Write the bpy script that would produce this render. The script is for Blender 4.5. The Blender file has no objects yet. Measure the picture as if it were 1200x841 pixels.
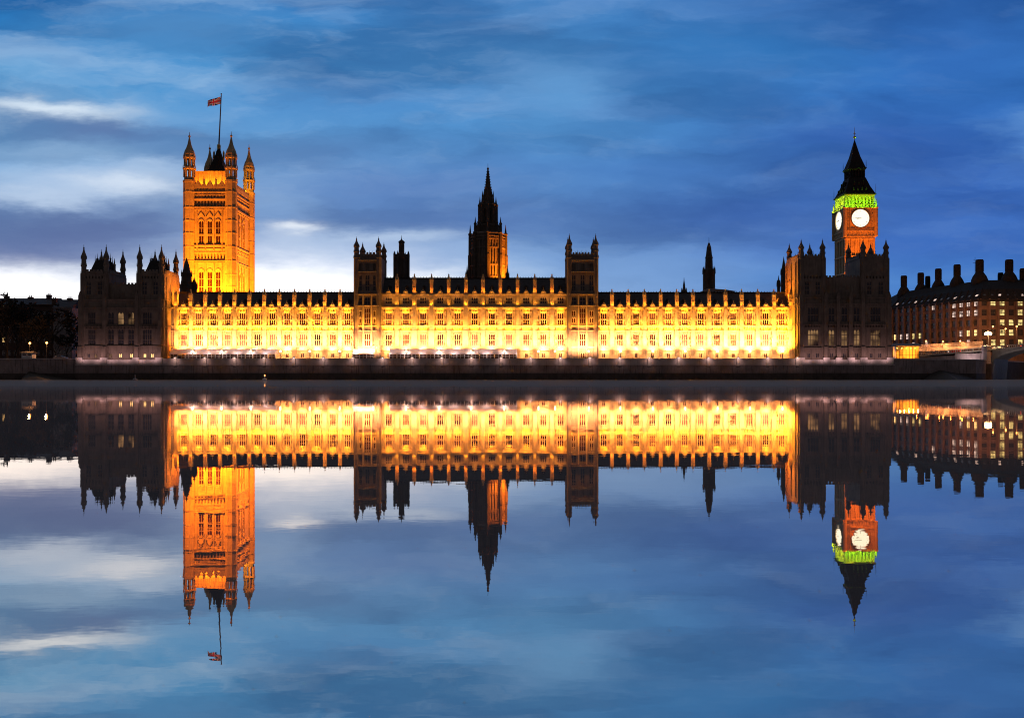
import bpy, bmesh, math, random
from mathutils import Vector, Matrix
random.seed(7)
R = math.radians
sc = bpy.context.scene
col = sc.collection

# ------------------------------------------------------------------ camera, world, exposure
CAMH, F, HZ = 1.5, 1080.0, 439.3          # eye height above the river, focal length in photo pixels, horizon row
cd = bpy.data.cameras.new('camera'); cam = bpy.data.objects.new('camera', cd); col.objects.link(cam)
cam.location = (0, 0, CAMH); cam.rotation_euler = (R(90), 0, 0)
cd.sensor_width = 36; cd.lens = 36 * F / 1200; cd.shift_y = (HZ - 420.5) / 1200
cd.clip_end = 12000; sc.camera = cam
sc.view_settings.view_transform = 'Standard'; sc.view_settings.look = 'None'
sc.view_settings.exposure = 0; sc.view_settings.gamma = 1
sc.render.engine = 'CYCLES'
try:
    sc.cycles.use_denoising = True
    sc.cycles.use_light_tree = True
    sc.cycles.filter_width = 1.05
    sc.cycles.max_bounces = 6; sc.cycles.glossy_bounces = 3; sc.cycles.diffuse_bounces = 3
    sc.cycles.sample_clamp_indirect = 60
except Exception: pass

def lin(c):
    return tuple(((x/255)/12.92 if x/255 <= .04045 else (((x/255)+.055)/1.055)**2.4) for x in c[:3]) + (1,)

W = bpy.data.worlds.new('World'); sc.world = W; W.use_nodes = True
nt = W.node_tree; nt.nodes.clear()
class G:
    """tiny helper to write node math"""
    def __init__(s, nt): s.nt = nt
    def n(s, t, **k):
        o = s.nt.nodes.new(t)
        for a, b in k.items(): setattr(o, a, b)
        return o
    def put(s, sock, v):
        if isinstance(v, bpy.types.NodeSocket): s.nt.links.new(v, sock)
        else: sock.default_value = v
    def m(s, op, a, b=0.0, c=0.0):
        o = s.n('ShaderNodeMath', operation=op)
        s.put(o.inputs[0], a); s.put(o.inputs[1], b); s.put(o.inputs[2], c)
        return o.outputs[0]
    def sm(s, x, a, b):
        o = s.n('ShaderNodeMapRange', interpolation_type='SMOOTHSTEP')
        s.put(o.inputs['Value'], x); o.inputs['From Min'].default_value = a; o.inputs['From Max'].default_value = b
        return o.outputs[0]
    def mix(s, f, a, b, mode='MIX'):
        o = s.n('ShaderNodeMix', data_type='RGBA', blend_type=mode)
        s.put(o.inputs[0], f); s.put(o.inputs[6], a); s.put(o.inputs[7], b)
        return o.outputs[2]
    def ramp(s, f, stops):
        o = s.n('ShaderNodeValToRGB'); e = o.color_ramp.elements
        while len(e) < len(stops): e.new(.5)
        for k, (p, c) in enumerate(stops): e[k].position = p; e[k].color = c
        s.put(o.inputs[0], f); return o.outputs[0]
    def noise(s, vec, scale, detail=4, rough=.55):
        o = s.n('ShaderNodeTexNoise'); s.put(o.inputs['Vector'], vec)
        o.inputs['Scale'].default_value = scale; o.inputs['Detail'].default_value = detail; o.inputs['Roughness'].default_value = rough
        return o
    def xyz(s, x, y, z):
        o = s.n('ShaderNodeCombineXYZ'); s.put(o.inputs[0], x); s.put(o.inputs[1], y); s.put(o.inputs[2], z); return o.outputs[0]

g = G(nt)
tc = g.n('ShaderNodeTexCoord'); sep = g.n('ShaderNodeSeparateXYZ'); nt.links.new(tc.outputs['Generated'], sep.inputs[0])
dx, dy, dz = sep.outputs
dyc = g.m('MAXIMUM', dy, .2)
U0 = g.m('DIVIDE', dx, dyc); V0 = g.m('DIVIDE', g.m('MAXIMUM', dz, 0.0), dyc)     # azimuth / elevation tangents towards the west
warp = g.noise(g.xyz(g.m('MULTIPLY', U0, 5.0), g.m('MULTIPLY', V0, 18.0), 0.3), 1.0, 6, .62)
ws = g.n('ShaderNodeSeparateXYZ'); nt.links.new(warp.outputs['Color'], ws.inputs[0])
U = g.m('ADD', U0, g.m('MULTIPLY', g.m('SUBTRACT', ws.outputs[0], .5), .17))
V = g.m('ADD', V0, g.m('MULTIPLY', g.m('SUBTRACT', ws.outputs[1], .5), .060))
def vp(py): return (HZ - py) / F / .45
def skyramp(st): return g.ramp(g.m('DIVIDE', V0, .45), [(vp(p), lin(c)) for p, c in st])
left = skyramp([(439, (228, 236, 246)), (345, (226, 236, 247)), (318, (150, 182, 222)), (260, (118, 162, 212)), (180, (108, 166, 216)), (90, (60, 146, 208)), (0, (22, 124, 198))])
midc = skyramp([(439, (150, 185, 228)), (335, (136, 174, 222)), (300, (112, 156, 214)), (245, (86, 136, 198)), (150, (80, 146, 208)), (70, (74, 142, 204)), (0, (66, 128, 192))])
rght = skyramp([(439, (74, 136, 208)), (330, (66, 124, 200)), (290, (58, 108, 190)), (200, (54, 106, 190)), (100, (50, 114, 192)), (0, (50, 110, 186))])
base = g.mix(g.sm(U0, -.50, .02), left, midc)
base = g.mix(g.sm(U0, .0, .46), base, rght)
# long soft streaks of cloud
st1 = g.noise(g.xyz(g.m('ADD', g.m('MULTIPLY', U, 2.6), g.m('MULTIPLY', V, 1.6)), g.m('MULTIPLY', V, 13.0), 2.2), 1.0, 5, .5)
f1 = g.sm(st1.outputs['Fac'], .42, .62)
lf = g.sm(U0, .35, -.35)
base = g.mix(g.m('MULTIPLY', f1, g.m('ADD', .78, g.m('MULTIPLY', lf, .18))), base, g.mix(1.0, base, (.54, .61, .68, 1), 'MULTIPLY'))
st0 = g.noise(g.xyz(g.m('ADD', g.m('MULTIPLY', U, 3.4), g.m('MULTIPLY', V, -5.0)), g.m('MULTIPLY', V, 8.0), 5.4), 1.0, 5, .55)
base = g.mix(g.m('MULTIPLY', g.sm(st0.outputs['Fac'], .46, .62), .55), base, g.mix(1.0, base, (.66, .72, .78, 1), 'MULTIPLY'))
base = g.mix(g.m('MULTIPLY', g.sm(st0.outputs['Fac'], .46, .30), .30), base, lin((120, 170, 222)))
st2 = g.noise(g.xyz(g.m('ADD', g.m('MULTIPLY', U, 3.6), g.m('MULTIPLY', V, -2.0)), g.m('MULTIPLY', V, 17.0), 7.7), 1.0, 5, .55)
f2 = g.sm(st2.outputs['Fac'], .48, .72)
base = g.mix(g.m('MULTIPLY', f2, g.m('ADD', .24, g.m('MULTIPLY', lf, .24))), base, g.mix(lf, lin((104, 150, 214)), lin((172, 202, 232))))
st3 = g.noise(g.xyz(g.m('ADD', g.m('MULTIPLY', U, 9.0), g.m('MULTIPLY', V, 7.0)), g.m('MULTIPLY', V, 34.0), 4.1), 1.0, 5, .6)
base = g.mix(g.m('MULTIPLY', g.sm(st3.outputs['Fac'], .46, .72), .34), base, g.mix(1.0, base, (.66, .74, .84, 1), 'MULTIPLY'))
base = g.mix(g.m('MULTIPLY', g.sm(st3.outputs['Fac'], .50, .28), g.m('ADD', .05, g.m('MULTIPLY', lf, .12))), base, lin((176, 206, 236)))
WHITE, SLATE, PALE = (1.15, 1.17, 1.2, 1), lin((72, 104, 158)), lin((190, 212, 238))
def blob(px, py, rx, ry, c, k):
    global base
    a = g.m('DIVIDE', g.m('SUBTRACT', U, (px-600)/F), rx/F); b = g.m('DIVIDE', g.m('SUBTRACT', V, (HZ-py)/F), ry/F)
    q = g.m('ADD', g.m('MULTIPLY', a, a), g.m('MULTIPLY', b, b))
    base = g.mix(g.m('MULTIPLY', g.m('POWER', 2.718, g.m('MULTIPLY', q, -1.0)), k), base, c)
for b in [
    (80, 268, 190, 34, SLATE, .85), (20, 298, 120, 20, lin((62, 96, 156)), .7), (235, 296, 60, 12, SLATE, .5),
    (120, 152, 90, 16, lin((84, 116, 168)), .8), (300, 178, 130, 22, lin((92, 136, 192)), .5), (470, 214, 150, 26, lin((84, 120, 182)), .6),
    (560, 258, 130, 20, lin((84, 122, 184)), .6), (400, 120, 150, 26, lin((70, 130, 196)), .4), (200, 30, 130, 34, lin((92, 142, 192)), .5),
    (900, 250, 170, 26, lin((50, 92, 168)), .55), (1010, 160, 110, 20, lin((52, 96, 178)), .5), (760, 200, 120, 22, lin((66, 120, 192)), .4),
    (660, 110, 60, 34, lin((96, 158, 214)), .55), (870, 60, 150, 40, lin((52, 128, 200)), .5), (1120, 60, 100, 50, lin((48, 104, 182)), .5),
    (60, 128, 84, 12, lin((214, 230, 245)), .95), (25, 90, 60, 16, lin((110, 172, 220)), .5), (150, 218, 66, 13, lin((220, 232, 246)), .95), (40, 232, 80, 11, PALE, .75), (185, 196, 60, 9, PALE, .4),
    (362, 266, 27, 11, lin((232, 240, 250)), .95), (330, 236, 50, 12, lin((140, 178, 222)), .5), (470, 275, 60, 8, PALE, .6), (430, 300, 60, 10, lin((170, 196, 232)), .6), (40, 205, 40, 14, lin((150, 190, 230)), .5),
    (400, 286, 120, 20, lin((176, 200, 230)), .55), (110, 214, 140, 22, PALE, .5), (60, 176, 100, 14, lin((150,188,226)), .45), (250, 250, 60, 14, lin((130,164,208)), .5), (540, 296, 80, 12, lin((150,182,224)), .5),
    (720, 318, 170, 22, lin((122, 164, 218)), .6), (560, 322, 70, 18, lin((176, 204, 236)), .6), (960, 326, 120, 16, lin((84, 140, 210)), .5),
    (10, 346, 180, 30, WHITE, 1.0), (20, 336, 120, 18, WHITE, 1.0), (352, 336, 108, 36, WHITE, 1.0), (330, 326, 62, 15, WHITE, .95), (240, 334, 90, 20, WHITE, .9), (490, 334, 60, 16, WHITE, .85)]:
    blob(*b)
# the sky behind the camera (east) is already night
east = g.m('ADD', .40, g.m('MULTIPLY', g.sm(dy, -.1, .55), .60))
base = g.mix(g.sm(dy, .30, -.15), base, (.062, .040, .046, 1))
base = g.mix(g.sm(dz, .50, .80), base, (.33, .31, .32, 1))      # unseen pale overhead sky added to brighten the river and its wall      # city glow in the haze over the town behind the camera
bg = g.n('ShaderNodeBackground'); nt.links.new(base, bg.inputs[0]); nt.links.new(east, bg.inputs[1])
ns = g.n('ShaderNodeTexSky', sky_type='NISHITA'); ns.sun_disc = False; ns.sun_elevation = R(0.5); ns.sun_rotation = R(-22)
b2 = g.n('ShaderNodeBackground'); nt.links.new(ns.outputs[0], b2.inputs[0]); b2.inputs[1].default_value = .006
ad = g.n('ShaderNodeAddShader'); nt.links.new(bg.outputs[0], ad.inputs[0]); nt.links.new(b2.outputs[0], ad.inputs[1])
wo = g.n('ShaderNodeOutputWorld'); nt.links.new(ad.outputs[0], wo.inputs[0])

# ------------------------------------------------------------------ helpers
def X(u, D): return (u - 600) / F * D
def Z(v, D): return CAMH + (HZ - v) / F * D
WL = {}
def finish(o, label=None, cat=None, group=None, kind=None):
    if label: o['label'] = label
    if cat: o['category'] = cat
    if group: o['group'] = group
    if kind: o['kind'] = kind
    return o
def thing(name, loc, label, cat, group=None):
    o = bpy.data.objects.new(name, None); col.objects.link(o); o.empty_display_size = 1
    o.location = loc; WL[o.name] = Vector(loc)
    return finish(o, label, cat, group)
def link(name, me, parent=None, at=(0, 0, 0), rz=0):
    """an object with mesh me at WORLD location at"""
    o = bpy.data.objects.new(name, me); col.objects.link(o); at = Vector(at); WL[o.name] = at
    if parent is not None:
        o.parent = parent
        prz = parent.rotation_euler.z
        o.location = Matrix.Rotation(-prz, 3, 'Z') @ (at - WL[parent.name]); o.rotation_euler.z = rz - prz
    else:
        o.location = at; o.rotation_euler.z = rz
    return o
class MB:
    def __init__(s, M=None): s.v = []; s.f = []; s.mi = []; s.M = M or Matrix()
    def add(s, vs, fs, mi=0):
        k = len(s.v); s.v += [s.M @ Vector(p) for p in vs]; s.f += [tuple(k+i for i in f) for f in fs]; s.mi += [mi]*len(fs)
    def box(s, x0, x1, y0, y1, z0, z1, mi=0):
        s.add([(x0,y0,z0),(x1,y0,z0),(x1,y1,z0),(x0,y1,z0),(x0,y0,z1),(x1,y0,z1),(x1,y1,z1),(x0,y1,z1)],
              [(0,3,2,1),(4,5,6,7),(0,1,5,4),(1,2,6,5),(2,3,7,6),(3,0,4,7)], mi)
    def lathe(s, cx, cy, prof, n=8, rot=None, mi=0):
        rot = math.pi/n if rot is None else rot
        vs = [(cx + r*math.cos(rot+2*math.pi*i/n), cy + r*math.sin(rot+2*math.pi*i/n), z) for r, z in prof for i in range(n)]
        fs = [(j*n+i, j*n+(i+1)%n, (j+1)*n+(i+1)%n, (j+1)*n+i) for j in range(len(prof)-1) for i in range(n)]
        fs.append(tuple(range(n-1, -1, -1))); m = (len(prof)-1)*n; fs.append(tuple(range(m, m+n)))
        s.add(vs, fs, mi)
    def frus(s, cx, cy, z0, z1, a0, b0, a1, b1, mi=0):
        vs = [(cx-a0,cy-b0,z0),(cx+a0,cy-b0,z0),(cx+a0,cy+b0,z0),(cx-a0,cy+b0,z0),(cx-a1,cy-b1,z1),(cx+a1,cy-b1,z1),(cx+a1,cy+b1,z1),(cx-a1,cy+b1,z1)]
        s.add(vs, [(0,3,2,1),(4,5,6,7),(0,1,5,4),(1,2,6,5),(2,3,7,6),(3,0,4,7)], mi)
    def prism(s, pts, axis, a, b, mi=0):
        """polygon pts extruded along axis 'x' (pts y,z), 'y' (pts x,z) or 'z' (pts x,y)"""
        mk = {'x': lambda p, t: (t, p[0], p[1]), 'y': lambda p, t: (p[0], t, p[1]), 'z': lambda p, t: (p[0], p[1], t)}[axis]
        n = len(pts)
        s.add([mk(p, a) for p in pts] + [mk(p, b) for p in pts],
              [tuple(range(n-1, -1, -1)), tuple(range(n, 2*n))] + [(i, (i+1)%n, n+(i+1)%n, n+i) for i in range(n)], mi)
    def tube(s, pts, rads, n=6):
        rings = []
        for k, p in enumerate(pts):
            p = Vector(p); d = (Vector(pts[min(k+1, len(pts)-1)]) - Vector(pts[max(k-1, 0)])).normalized()
            a = d.orthogonal().normalized(); b = d.cross(a)
            rings += [tuple(p + (a*math.cos(2*math.pi*i/n) + b*math.sin(2*math.pi*i/n))*rads[k]) for i in range(n)]
        fs = [(j*n+i, j*n+(i+1)%n, (j+1)*n+(i+1)%n, (j+1)*n+i) for j in range(len(pts)-1) for i in range(n)]
        m = (len(pts)-1)*n; fs += [tuple(range(n-1, -1, -1)), tuple(range(m, m+n))]
        s.add(rings, fs)
    def wall(s, x0, x1, z0, z1, ops, depth=.45, y=0.0):
        """front sheet facing -y with openings (ax,bx,az,bz,closed)"""
        xs = sorted({x0, x1, *[o[0] for o in ops], *[o[1] for o in ops]}); zs = sorted({z0, z1, *[o[2] for o in ops], *[o[3] for o in ops]})
        xs = [x for x in xs if x0 <= x <= x1]; zs = [z for z in zs if z0 <= z <= z1]
        for j in range(len(zs)-1):
            mz = (zs[j]+zs[j+1])/2; run = None
            row = [o for o in ops if o[2] < mz < o[3]]
            for i in range(len(xs)-1):
                mx = (xs[i]+xs[i+1])/2; hole = any(o[0] < mx < o[1] for o in row)
                if not hole and run is None: run = xs[i]
                if (hole or i == len(xs)-2) and run is not None:
                    e = xs[i] if hole else xs[i+1]
                    s.add([(run,y,zs[j]),(e,y,zs[j]),(e,y,zs[j+1]),(run,y,zs[j+1])], [(0,1,2,3)]); run = None
        for ax, bx, az, bz, cl in ops:
            d = y + (depth if not cl else min(depth, .95))
            s.add([(ax,y,az),(bx,y,az),(bx,y,bz),(ax,y,bz),(ax,d,az),(bx,d,az),(bx,d,bz),(ax,d,bz)],
                  [(0,4,5,1),(1,5,6,2),(2,6,7,3),(3,7,4,0)] + ([(4,7,6,5)] if cl else []))
    def mesh(s, name, mat, at=(0,0,0), smooth=False):
        at = Vector(at); me = bpy.data.meshes.new(name)
        me.from_pydata([tuple(v - at) for v in s.v], [], s.f)
        for m in (mat if isinstance(mat, (list, tuple)) else [mat]): me.materials.append(m)
        if any(s.mi): me.polygons.foreach_set('material_index', s.mi)
        if smooth: me.polygons.foreach_set('use_smooth', [True]*len(me.polygons))
        me.validate(); me.update(); return me
    def build(s, name, mat, parent=None, at=None, smooth=False):
        at = Vector(at) if at is not None else (WL[parent.name] if parent is not None else Vector((0,0,0)))
        return link(name, s.mesh(name, mat, at, smooth), parent, at)

# ------------------------------------------------------------------ materials
def mat(name, c1, c2, rough=.8, scale=.6, metal=0, bump=.0, bscale=6, spec=.3, streak=0, dark=None):
    m = bpy.data.materials.new(name); m.use_nodes = True; t = m.node_tree; gg = G(t); b = t.nodes['Principled BSDF']
    geo = gg.n('ShaderNodeNewGeometry')
    n1 = gg.noise(geo.outputs['Position'], scale, 6, .6)
    c = gg.mix(gg.sm(n1.outputs['Fac'], .3, .7), tuple(c1)+(1,), tuple(c2)+(1,))
    if streak:      # rain streaks running down the face
        mp = gg.n('ShaderNodeMapping'); mp.inputs['Scale'].default_value = (2.2, 2.2, .18); t.links.new(geo.outputs['Position'], mp.inputs[0])
        n2 = gg.noise(mp.outputs[0], 1.0, 4)
        c = gg.mix(gg.m('MULTIPLY', gg.sm(n2.outputs['Fac'], .5, .72), streak), c, tuple(dark or [x*.45 for x in c1])+(1,))
    t.links.new(c, b.inputs['Base Color'])
    b.inputs['Roughness'].default_value = rough; b.inputs['Metallic'].default_value = metal; b.inputs['Specular IOR Level'].default_value = spec
    if bump:
        n3 = gg.noise(geo.outputs['Position'], bscale, 5); bp = gg.n('ShaderNodeBump'); bp.inputs['Strength'].default_value = bump; bp.inputs['Distance'].default_value = .12
        t.links.new(n3.outputs['Fac'], bp.inputs['Height']); t.links.new(bp.outputs[0], b.inputs['Normal'])
    return m
def lit(name, c, s, patch=None):
    """a lamp lens or a lit window; patch = share of the pane left unlit by curtains and furniture"""
    m = bpy.data.materials.new(name); m.use_nodes = True; t = m.node_tree; gg = G(t); b = t.nodes['Principled BSDF']
    b.inputs['Base Color'].default_value = (.04, .03, .03, 1); b.inputs['Roughness'].default_value = .2
    b.inputs['Emission Color'].default_value = tuple(c)+(1,)
    if patch:
        geo = gg.n('ShaderNodeNewGeometry'); n1 = gg.noise(geo.outputs['Position'], .8 if patch < .5 or patch > .55 else .3, 1)
        f = gg.sm(n1.outputs['Fac'], patch-.22, patch+.22)
        t.links.new(gg.m('MULTIPLY', f, s), b.inputs['Emission Strength'])
    else: b.inputs['Emission Strength'].default_value = s
    return m
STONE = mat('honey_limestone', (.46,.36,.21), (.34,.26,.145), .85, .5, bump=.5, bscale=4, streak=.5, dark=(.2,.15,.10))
STONE2 = mat('shade_darkened_limestone', (.20,.155,.125), (.135,.105,.085), .9, .4, bump=.5, bscale=4, streak=.6, dark=(.07,.055,.045))  # the same limestone, darkened in colour to paint in the unlit silhouettes
STONEP = mat('pale_plinth_stone', (.50,.46,.43), (.36,.33,.31), .85, .7, bump=.4, streak=.5)
DARKSTONE = mat('dark_stone', (.10,.08,.065), (.06,.048,.04), .9, .5, bump=.5, streak=.4)  # near-black stone of lantern, spires and small turrets
SLATE_M = mat('slate_roof', (.045,.046,.055), (.028,.03,.038), .75, 1.2, bump=.4, bscale=9, spec=.2)
IRON = mat('cast_iron_roof', (.032,.030,.032), (.02,.019,.02), .85, 1.5, bump=.3, spec=.1)
GOLD = mat('gilded_metal', (.75,.5,.18), (.6,.38,.12), .35, 2, metal=.9)
GLASS = mat('dark_window_glass', (.022,.008,.006), (.045,.017,.012), .25, .5, spec=.35)
GLASSP = mat('window_glass_with_drawn_blind', (.085,.035,.045), (.05,.02,.026), .4, .5, spec=.3)
GLASSD = mat('unlit_window_glass', (.010,.005,.005), (.018,.008,.007), .2, .5, spec=.35)
GLASSB = mat('sky_reflecting_glass', (.05,.055,.07), (.03,.034,.045), .08, .5, spec=1.0)
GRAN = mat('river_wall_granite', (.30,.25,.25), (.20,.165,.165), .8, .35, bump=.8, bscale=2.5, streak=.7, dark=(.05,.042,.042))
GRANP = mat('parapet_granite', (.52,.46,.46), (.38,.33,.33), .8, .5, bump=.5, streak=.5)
TIDE_SHADE = mat('tide_and_shade_granite', (.085,.07,.066), (.05,.045,.042), .65, .5, bump=.8, bscale=2, streak=.5)  # tide stain at the waterline, painted shade on the wall under the arch
MUD = mat('river_mud', (.022,.019,.016), (.035,.03,.026), .7, .4, bump=.8)
PAVE = mat('embankment_paving', (.16,.15,.14), (.12,.11,.105), .9, .2, bump=.3)
CANVAS = mat('marquee_canvas', (.74,.70,.74), (.66,.62,.68), .8, .6, streak=.2)
PVC = mat('marquee_clear_side', (.06,.035,.03), (.10,.06,.05), .25, 1.2, spec=.6)
WHITEP = mat('white_painted_wood', (.72,.71,.7), (.62,.61,.6), .6, 2, streak=.3)
BARK = mat('plane_tree_bark', (.06,.05,.042), (.035,.03,.025), .95, 2, bump=.8)
TWIG = mat('winter_twigs', (.035,.03,.026), (.02,.018,.016), .95, 1)
BRICK = mat('dull_brown_brick', (.13,.085,.07), (.09,.06,.052), .9, .8, bump=.3, streak=.3)
STUCCO = mat('grey_stucco', (.30,.28,.30), (.22,.205,.22), .9, .4, streak=.5)
BRONZE = mat('bronze_pier', (.17,.115,.10), (.12,.08,.07), .6, .8, metal=.15)
BLACKP = mat('black_painted_steel', (.03,.03,.032), (.045,.043,.043), .45, 2)
BRIDGEP = mat('pale_green_bridge_paint', (.40,.42,.40), (.30,.32,.31), .5, .8, streak=.5)
BRSTONE = mat('bridge_pier_granite', (.44,.42,.44), (.33,.31,.33), .85, .6, bump=.5, streak=.6)
ASPH = mat('asphalt', (.05,.05,.05), (.04,.04,.042), .9, 2)
DIAL = lit('opal_clock_glass', (1,.93,.72), 1.3)
LAMPG = lit('sodium_lamp_globe', (1,.62,.25), 26)
LAMPW = lit('warm_terrace_globe', (1,.80,.45), 12)
LAMPO = lit('orange_street_globe', (1,.38,.09), 6)
WINW = lit('lit_window_warm', (1,.62,.22), 1.9)
WINP = lit('partly_lit_window', (1,.56,.24), .34, .53)
WINY = lit('lit_office_window', (1,.74,.26), 1.2, .42)
WINK = lit('pinkish_lit_window', (1,.72,.60), 1.1, .42)
KIOSK = lit('glowing_booth_glass', (1,.27,.014), 2.7, .5)
REDL = lit('tail_lamp', (1,.05,.02), 8)
HEADL = lit('headlamp', (1,.9,.7), 14)

def spot(loc, tgt, power, c, ang=90, blend=.6, rad=.25):
    d = bpy.data.lights.new('flood_or_fill_lamp', 'SPOT'); d.energy = power; d.color = c; d.spot_size = R(ang); d.spot_blend = blend; d.shadow_soft_size = rad
    o = bpy.data.objects.new('flood_or_fill_lamp', d); col.objects.link(o); o.location = loc
    o.rotation_euler = (Vector(tgt) - Vector(loc)).to_track_quat('-Z', 'Y').to_euler(); return o
def point(loc, power, c, rad=.2):
    d = bpy.data.lights.new('globe_or_fill_lamp', 'POINT'); d.energy = power; d.color = c; d.shadow_soft_size = rad
    o = bpy.data.objects.new('globe_or_fill_lamp', d); col.objects.link(o); o.location = loc; return o
AMB = (1, .37, .012)
TOWL = (1, .235, .006)      # deeper gold floods on the towers       # sodium floods
RED = (1, .18, .006)
PALEL = (1, .44, .17)       # whiter floods at the foot of the front
GRN = (.27, 1, .015)

# ------------------------------------------------------------------ shared window meshes
WM = {}
def win_mesh(w, h, n, tr, frame, head=True):
    k = (round(w,2), round(h,2), n, tr, frame.name, head)
    if k not in WM:
        b = MB(); t = .10
        b.box(-w/2, -w/2+t, .06, .32, 0, h); b.box(w/2-t, w/2, .06, .32, 0, h)
        b.box(-w/2+t, w/2-t, .06, .32, 0, t); b.box(-w/2+t, w/2-t, .06, .32, h-t, h)
        for i in range(1, n):
            x = -w/2 + w*i/n; b.box(x-.062, x+.062, .09, .30, t, h-t)
        for j in range(1, tr+1):
            z = h*(.47 if tr == 1 else j/(tr+1)); b.box(-w/2+t, w/2-t, .075, .31, z-.1, z+.1)
        if head:     # small pointed cusps at the head of each light
            for i in range(n):
                a = -w/2 + w*i/n; e = a + w/n; q = w/n
                b.prism([(a, h-t), (a, h-t-q*.75), (a+q*.45, h-t)], 'y', .115, .29); b.prism([(e, h-t), (e-q*.45, h-t), (e, h-t-q*.75)], 'y', .117, .288)
        p = MB(); p.box(-w/2+.02, w/2-.02, .2, .235, .02, h-.02)
        WM[k] = (b.mesh('window', frame), p)
    return WM[k]
PM = {}
def window(parent, M, x, z0, z1, w, n=3, tr=1, pane=None, frame=None, head=True, name='window', yoff=0):
    frame = frame or STONE; pane = pane or GLASS
    me, p = win_mesh(w, z1-z0, n, tr, frame, head)
    at = M @ Vector((x, yoff, z0)); rz = M.to_euler().z
    o = link(name, me, parent, at, rz)
    k = (id(p), pane.name)
    if k not in PM: PM[k] = p.mesh('pane', pane)
    q = link('pane', PM[k], None, (0,0,0)); q.parent = o; q.location = (0,0,0); q.rotation_euler = (0,0,0)
    return o

def turret_mb(cx, cy, z0, zpar, ztip, r, n=8, open_=0, shaft=True):
    b = MB(); H = ztip - zpar; q = lambda f: zpar + f*H
    pr = [(r, z0), (r, zpar)] if shaft else []
    if not open_:
        pr += [(1.0*r, q(.0)), (1.14*r, q(.03)), (1.14*r, q(.06)), (.94*r, q(.075)), (.93*r, q(.28)), (1.08*r, q(.295)), (1.08*r, q(.32)), (.90*r, q(.33)), (.88*r, q(.52)), (1.12*r, q(.54)), (1.12*r, q(.565))]
        b.lathe(cx, cy, pr + [(.98*r, q(.57)), (1.0*r, q(.61)), (.84*r, q(.67)), (.56*r, q(.73)), (.36*r, q(.79)), (.22*r, q(.86)), (.26*r, q(.875)), (.26*r, q(.9)), (.11*r, q(.915)), (.05*r, q(1))], n)
        for zz, rr, hh in ((.06, 1.08, .10), (.32, 1.02, .09), (.565, 1.02, .08)):
            for i in range(8):
                a = 2*math.pi*i/8 + math.pi/8; x, y = cx + rr*r*math.cos(a), cy + rr*r*math.sin(a)
                b.lathe(x, y, [(.12*r, q(zz-.04)), (.11*r, q(zz+hh*.4)), (.01, q(zz+hh))], 4)
        for i in range(8):
            a = 2*math.pi*i/8 + math.pi/8; x, y = cx + .97*r*math.cos(a), cy + .97*r*math.sin(a)
            b.lathe(x, y, [(.10*r, z0), (.10*r, zpar)], 4)
    else:
        b.lathe(cx, cy, pr + [(1.12*r, q(.0)), (1.12*r, q(.04)), (.9*r, q(.045)), (.9*r, q(.10))], n)
        for s0, s1, rr in ((.10, .25, .86), (.32, .46, .78)):
            for i in range(8):
                a = 2*math.pi*i/8 + math.pi/8; x, y = cx + rr*r*math.cos(a), cy + rr*r*math.sin(a)
                b.lathe(x, y, [(.2*r, q(s0)), (.2*r, q(s1))], 5)
                b.lathe(x*1.0 + .2*r*math.cos(a), y + .2*r*math.sin(a), [(.1*r, q(s1)), (.09*r, q(s1+.05)), (.01, q(s1+.11))], 4)
            b.lathe(cx, cy, [(.28*r, q(s0)), (.28*r, q(s1))], 6)
        b.lathe(cx, cy, [(.9*r, q(.25)), (1.12*r, q(.26)), (1.12*r, q(.285)), (.86*r, q(.29)), (.86*r, q(.32))], n)
        b.lathe(cx, cy, [(.84*r, q(.46)), (1.02*r, q(.47)), (1.02*r, q(.5)), (.9*r, q(.51)), (.95*r, q(.56)), (.82*r, q(.62)), (.56*r, q(.68)), (.34*r, q(.75)), (.2*r, q(.83)), (.1*r, q(.89)), (.2*r, q(.9)), (.2*r, q(.925)), (.06*r, q(.935)), (.03*r, q(1))], n)
    return b
PN = {}
def pinnacle(parent, x, y, z0, zs, zt, w, m=None):
    m = m or STONE; k = (round(zs-z0,2), round(zt-z0,2), round(w,2), m.name)
    if k not in PN:
        b = MB(); h, H = zs-z0, zt-z0
        b.box(-w/2, w/2, -w/2, w/2, 0, h*.92); b.box(-w*.62, w*.62, -w*.62, w*.62, h*.92, h)
        b.box(-w*.60, w*.60, -w*.60, w*.60, h*.40, h*.47)
        for sx in (-1, 1):
            for sy in (-1, 1): b.box(sx*w*.5-.07, sx*w*.5+.07, sy*w*.5-.07, sy*w*.5+.07, .01, h*.915)
            b.lathe(sx*w*.5, -w*.5, [(.11, h), (.1, h+.3), (.01, h+(H-h)*.5)], 4); b.lathe(sx*w*.5, w*.5, [(.11, h), (.1, h+.3), (.01, h+(H-h)*.5)], 4)
        b.lathe(0, 0, [(w*.52, h), (w*.42, h+(H-h)*.25), (w*.27, h+(H-h)*.58), (w*.17, h+(H-h)*.72), (w*.26, h+(H-h)*.76), (w*.26, h+(H-h)*.82), (w*.12, h+(H-h)*.86), (.04, H)], 8)
        PN[k] = b.mesh('pinnacle', m)
    return link('pinnacle', PN[k], parent, (x, y, z0))
def parapet_mb(M, x0, x1, z0, z1, y0, th=.45, step=1.3):
    b = MB(M); zc = z0 + (z1-z0)*.6
    b.box(x0, x1, y0, y0+th, z0, zc)
    n = max(1, round((x1-x0)/step)); s = (x1-x0)/n
    for i in range(n): b.box(x0+s*(i+.22), x0+s*(i+.78), y0+.003, y0+th-.003, zc, z1)
    return b
PIERL = lit('small_pier_lamp_glass', (1,.7,.55), 2.0)
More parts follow.
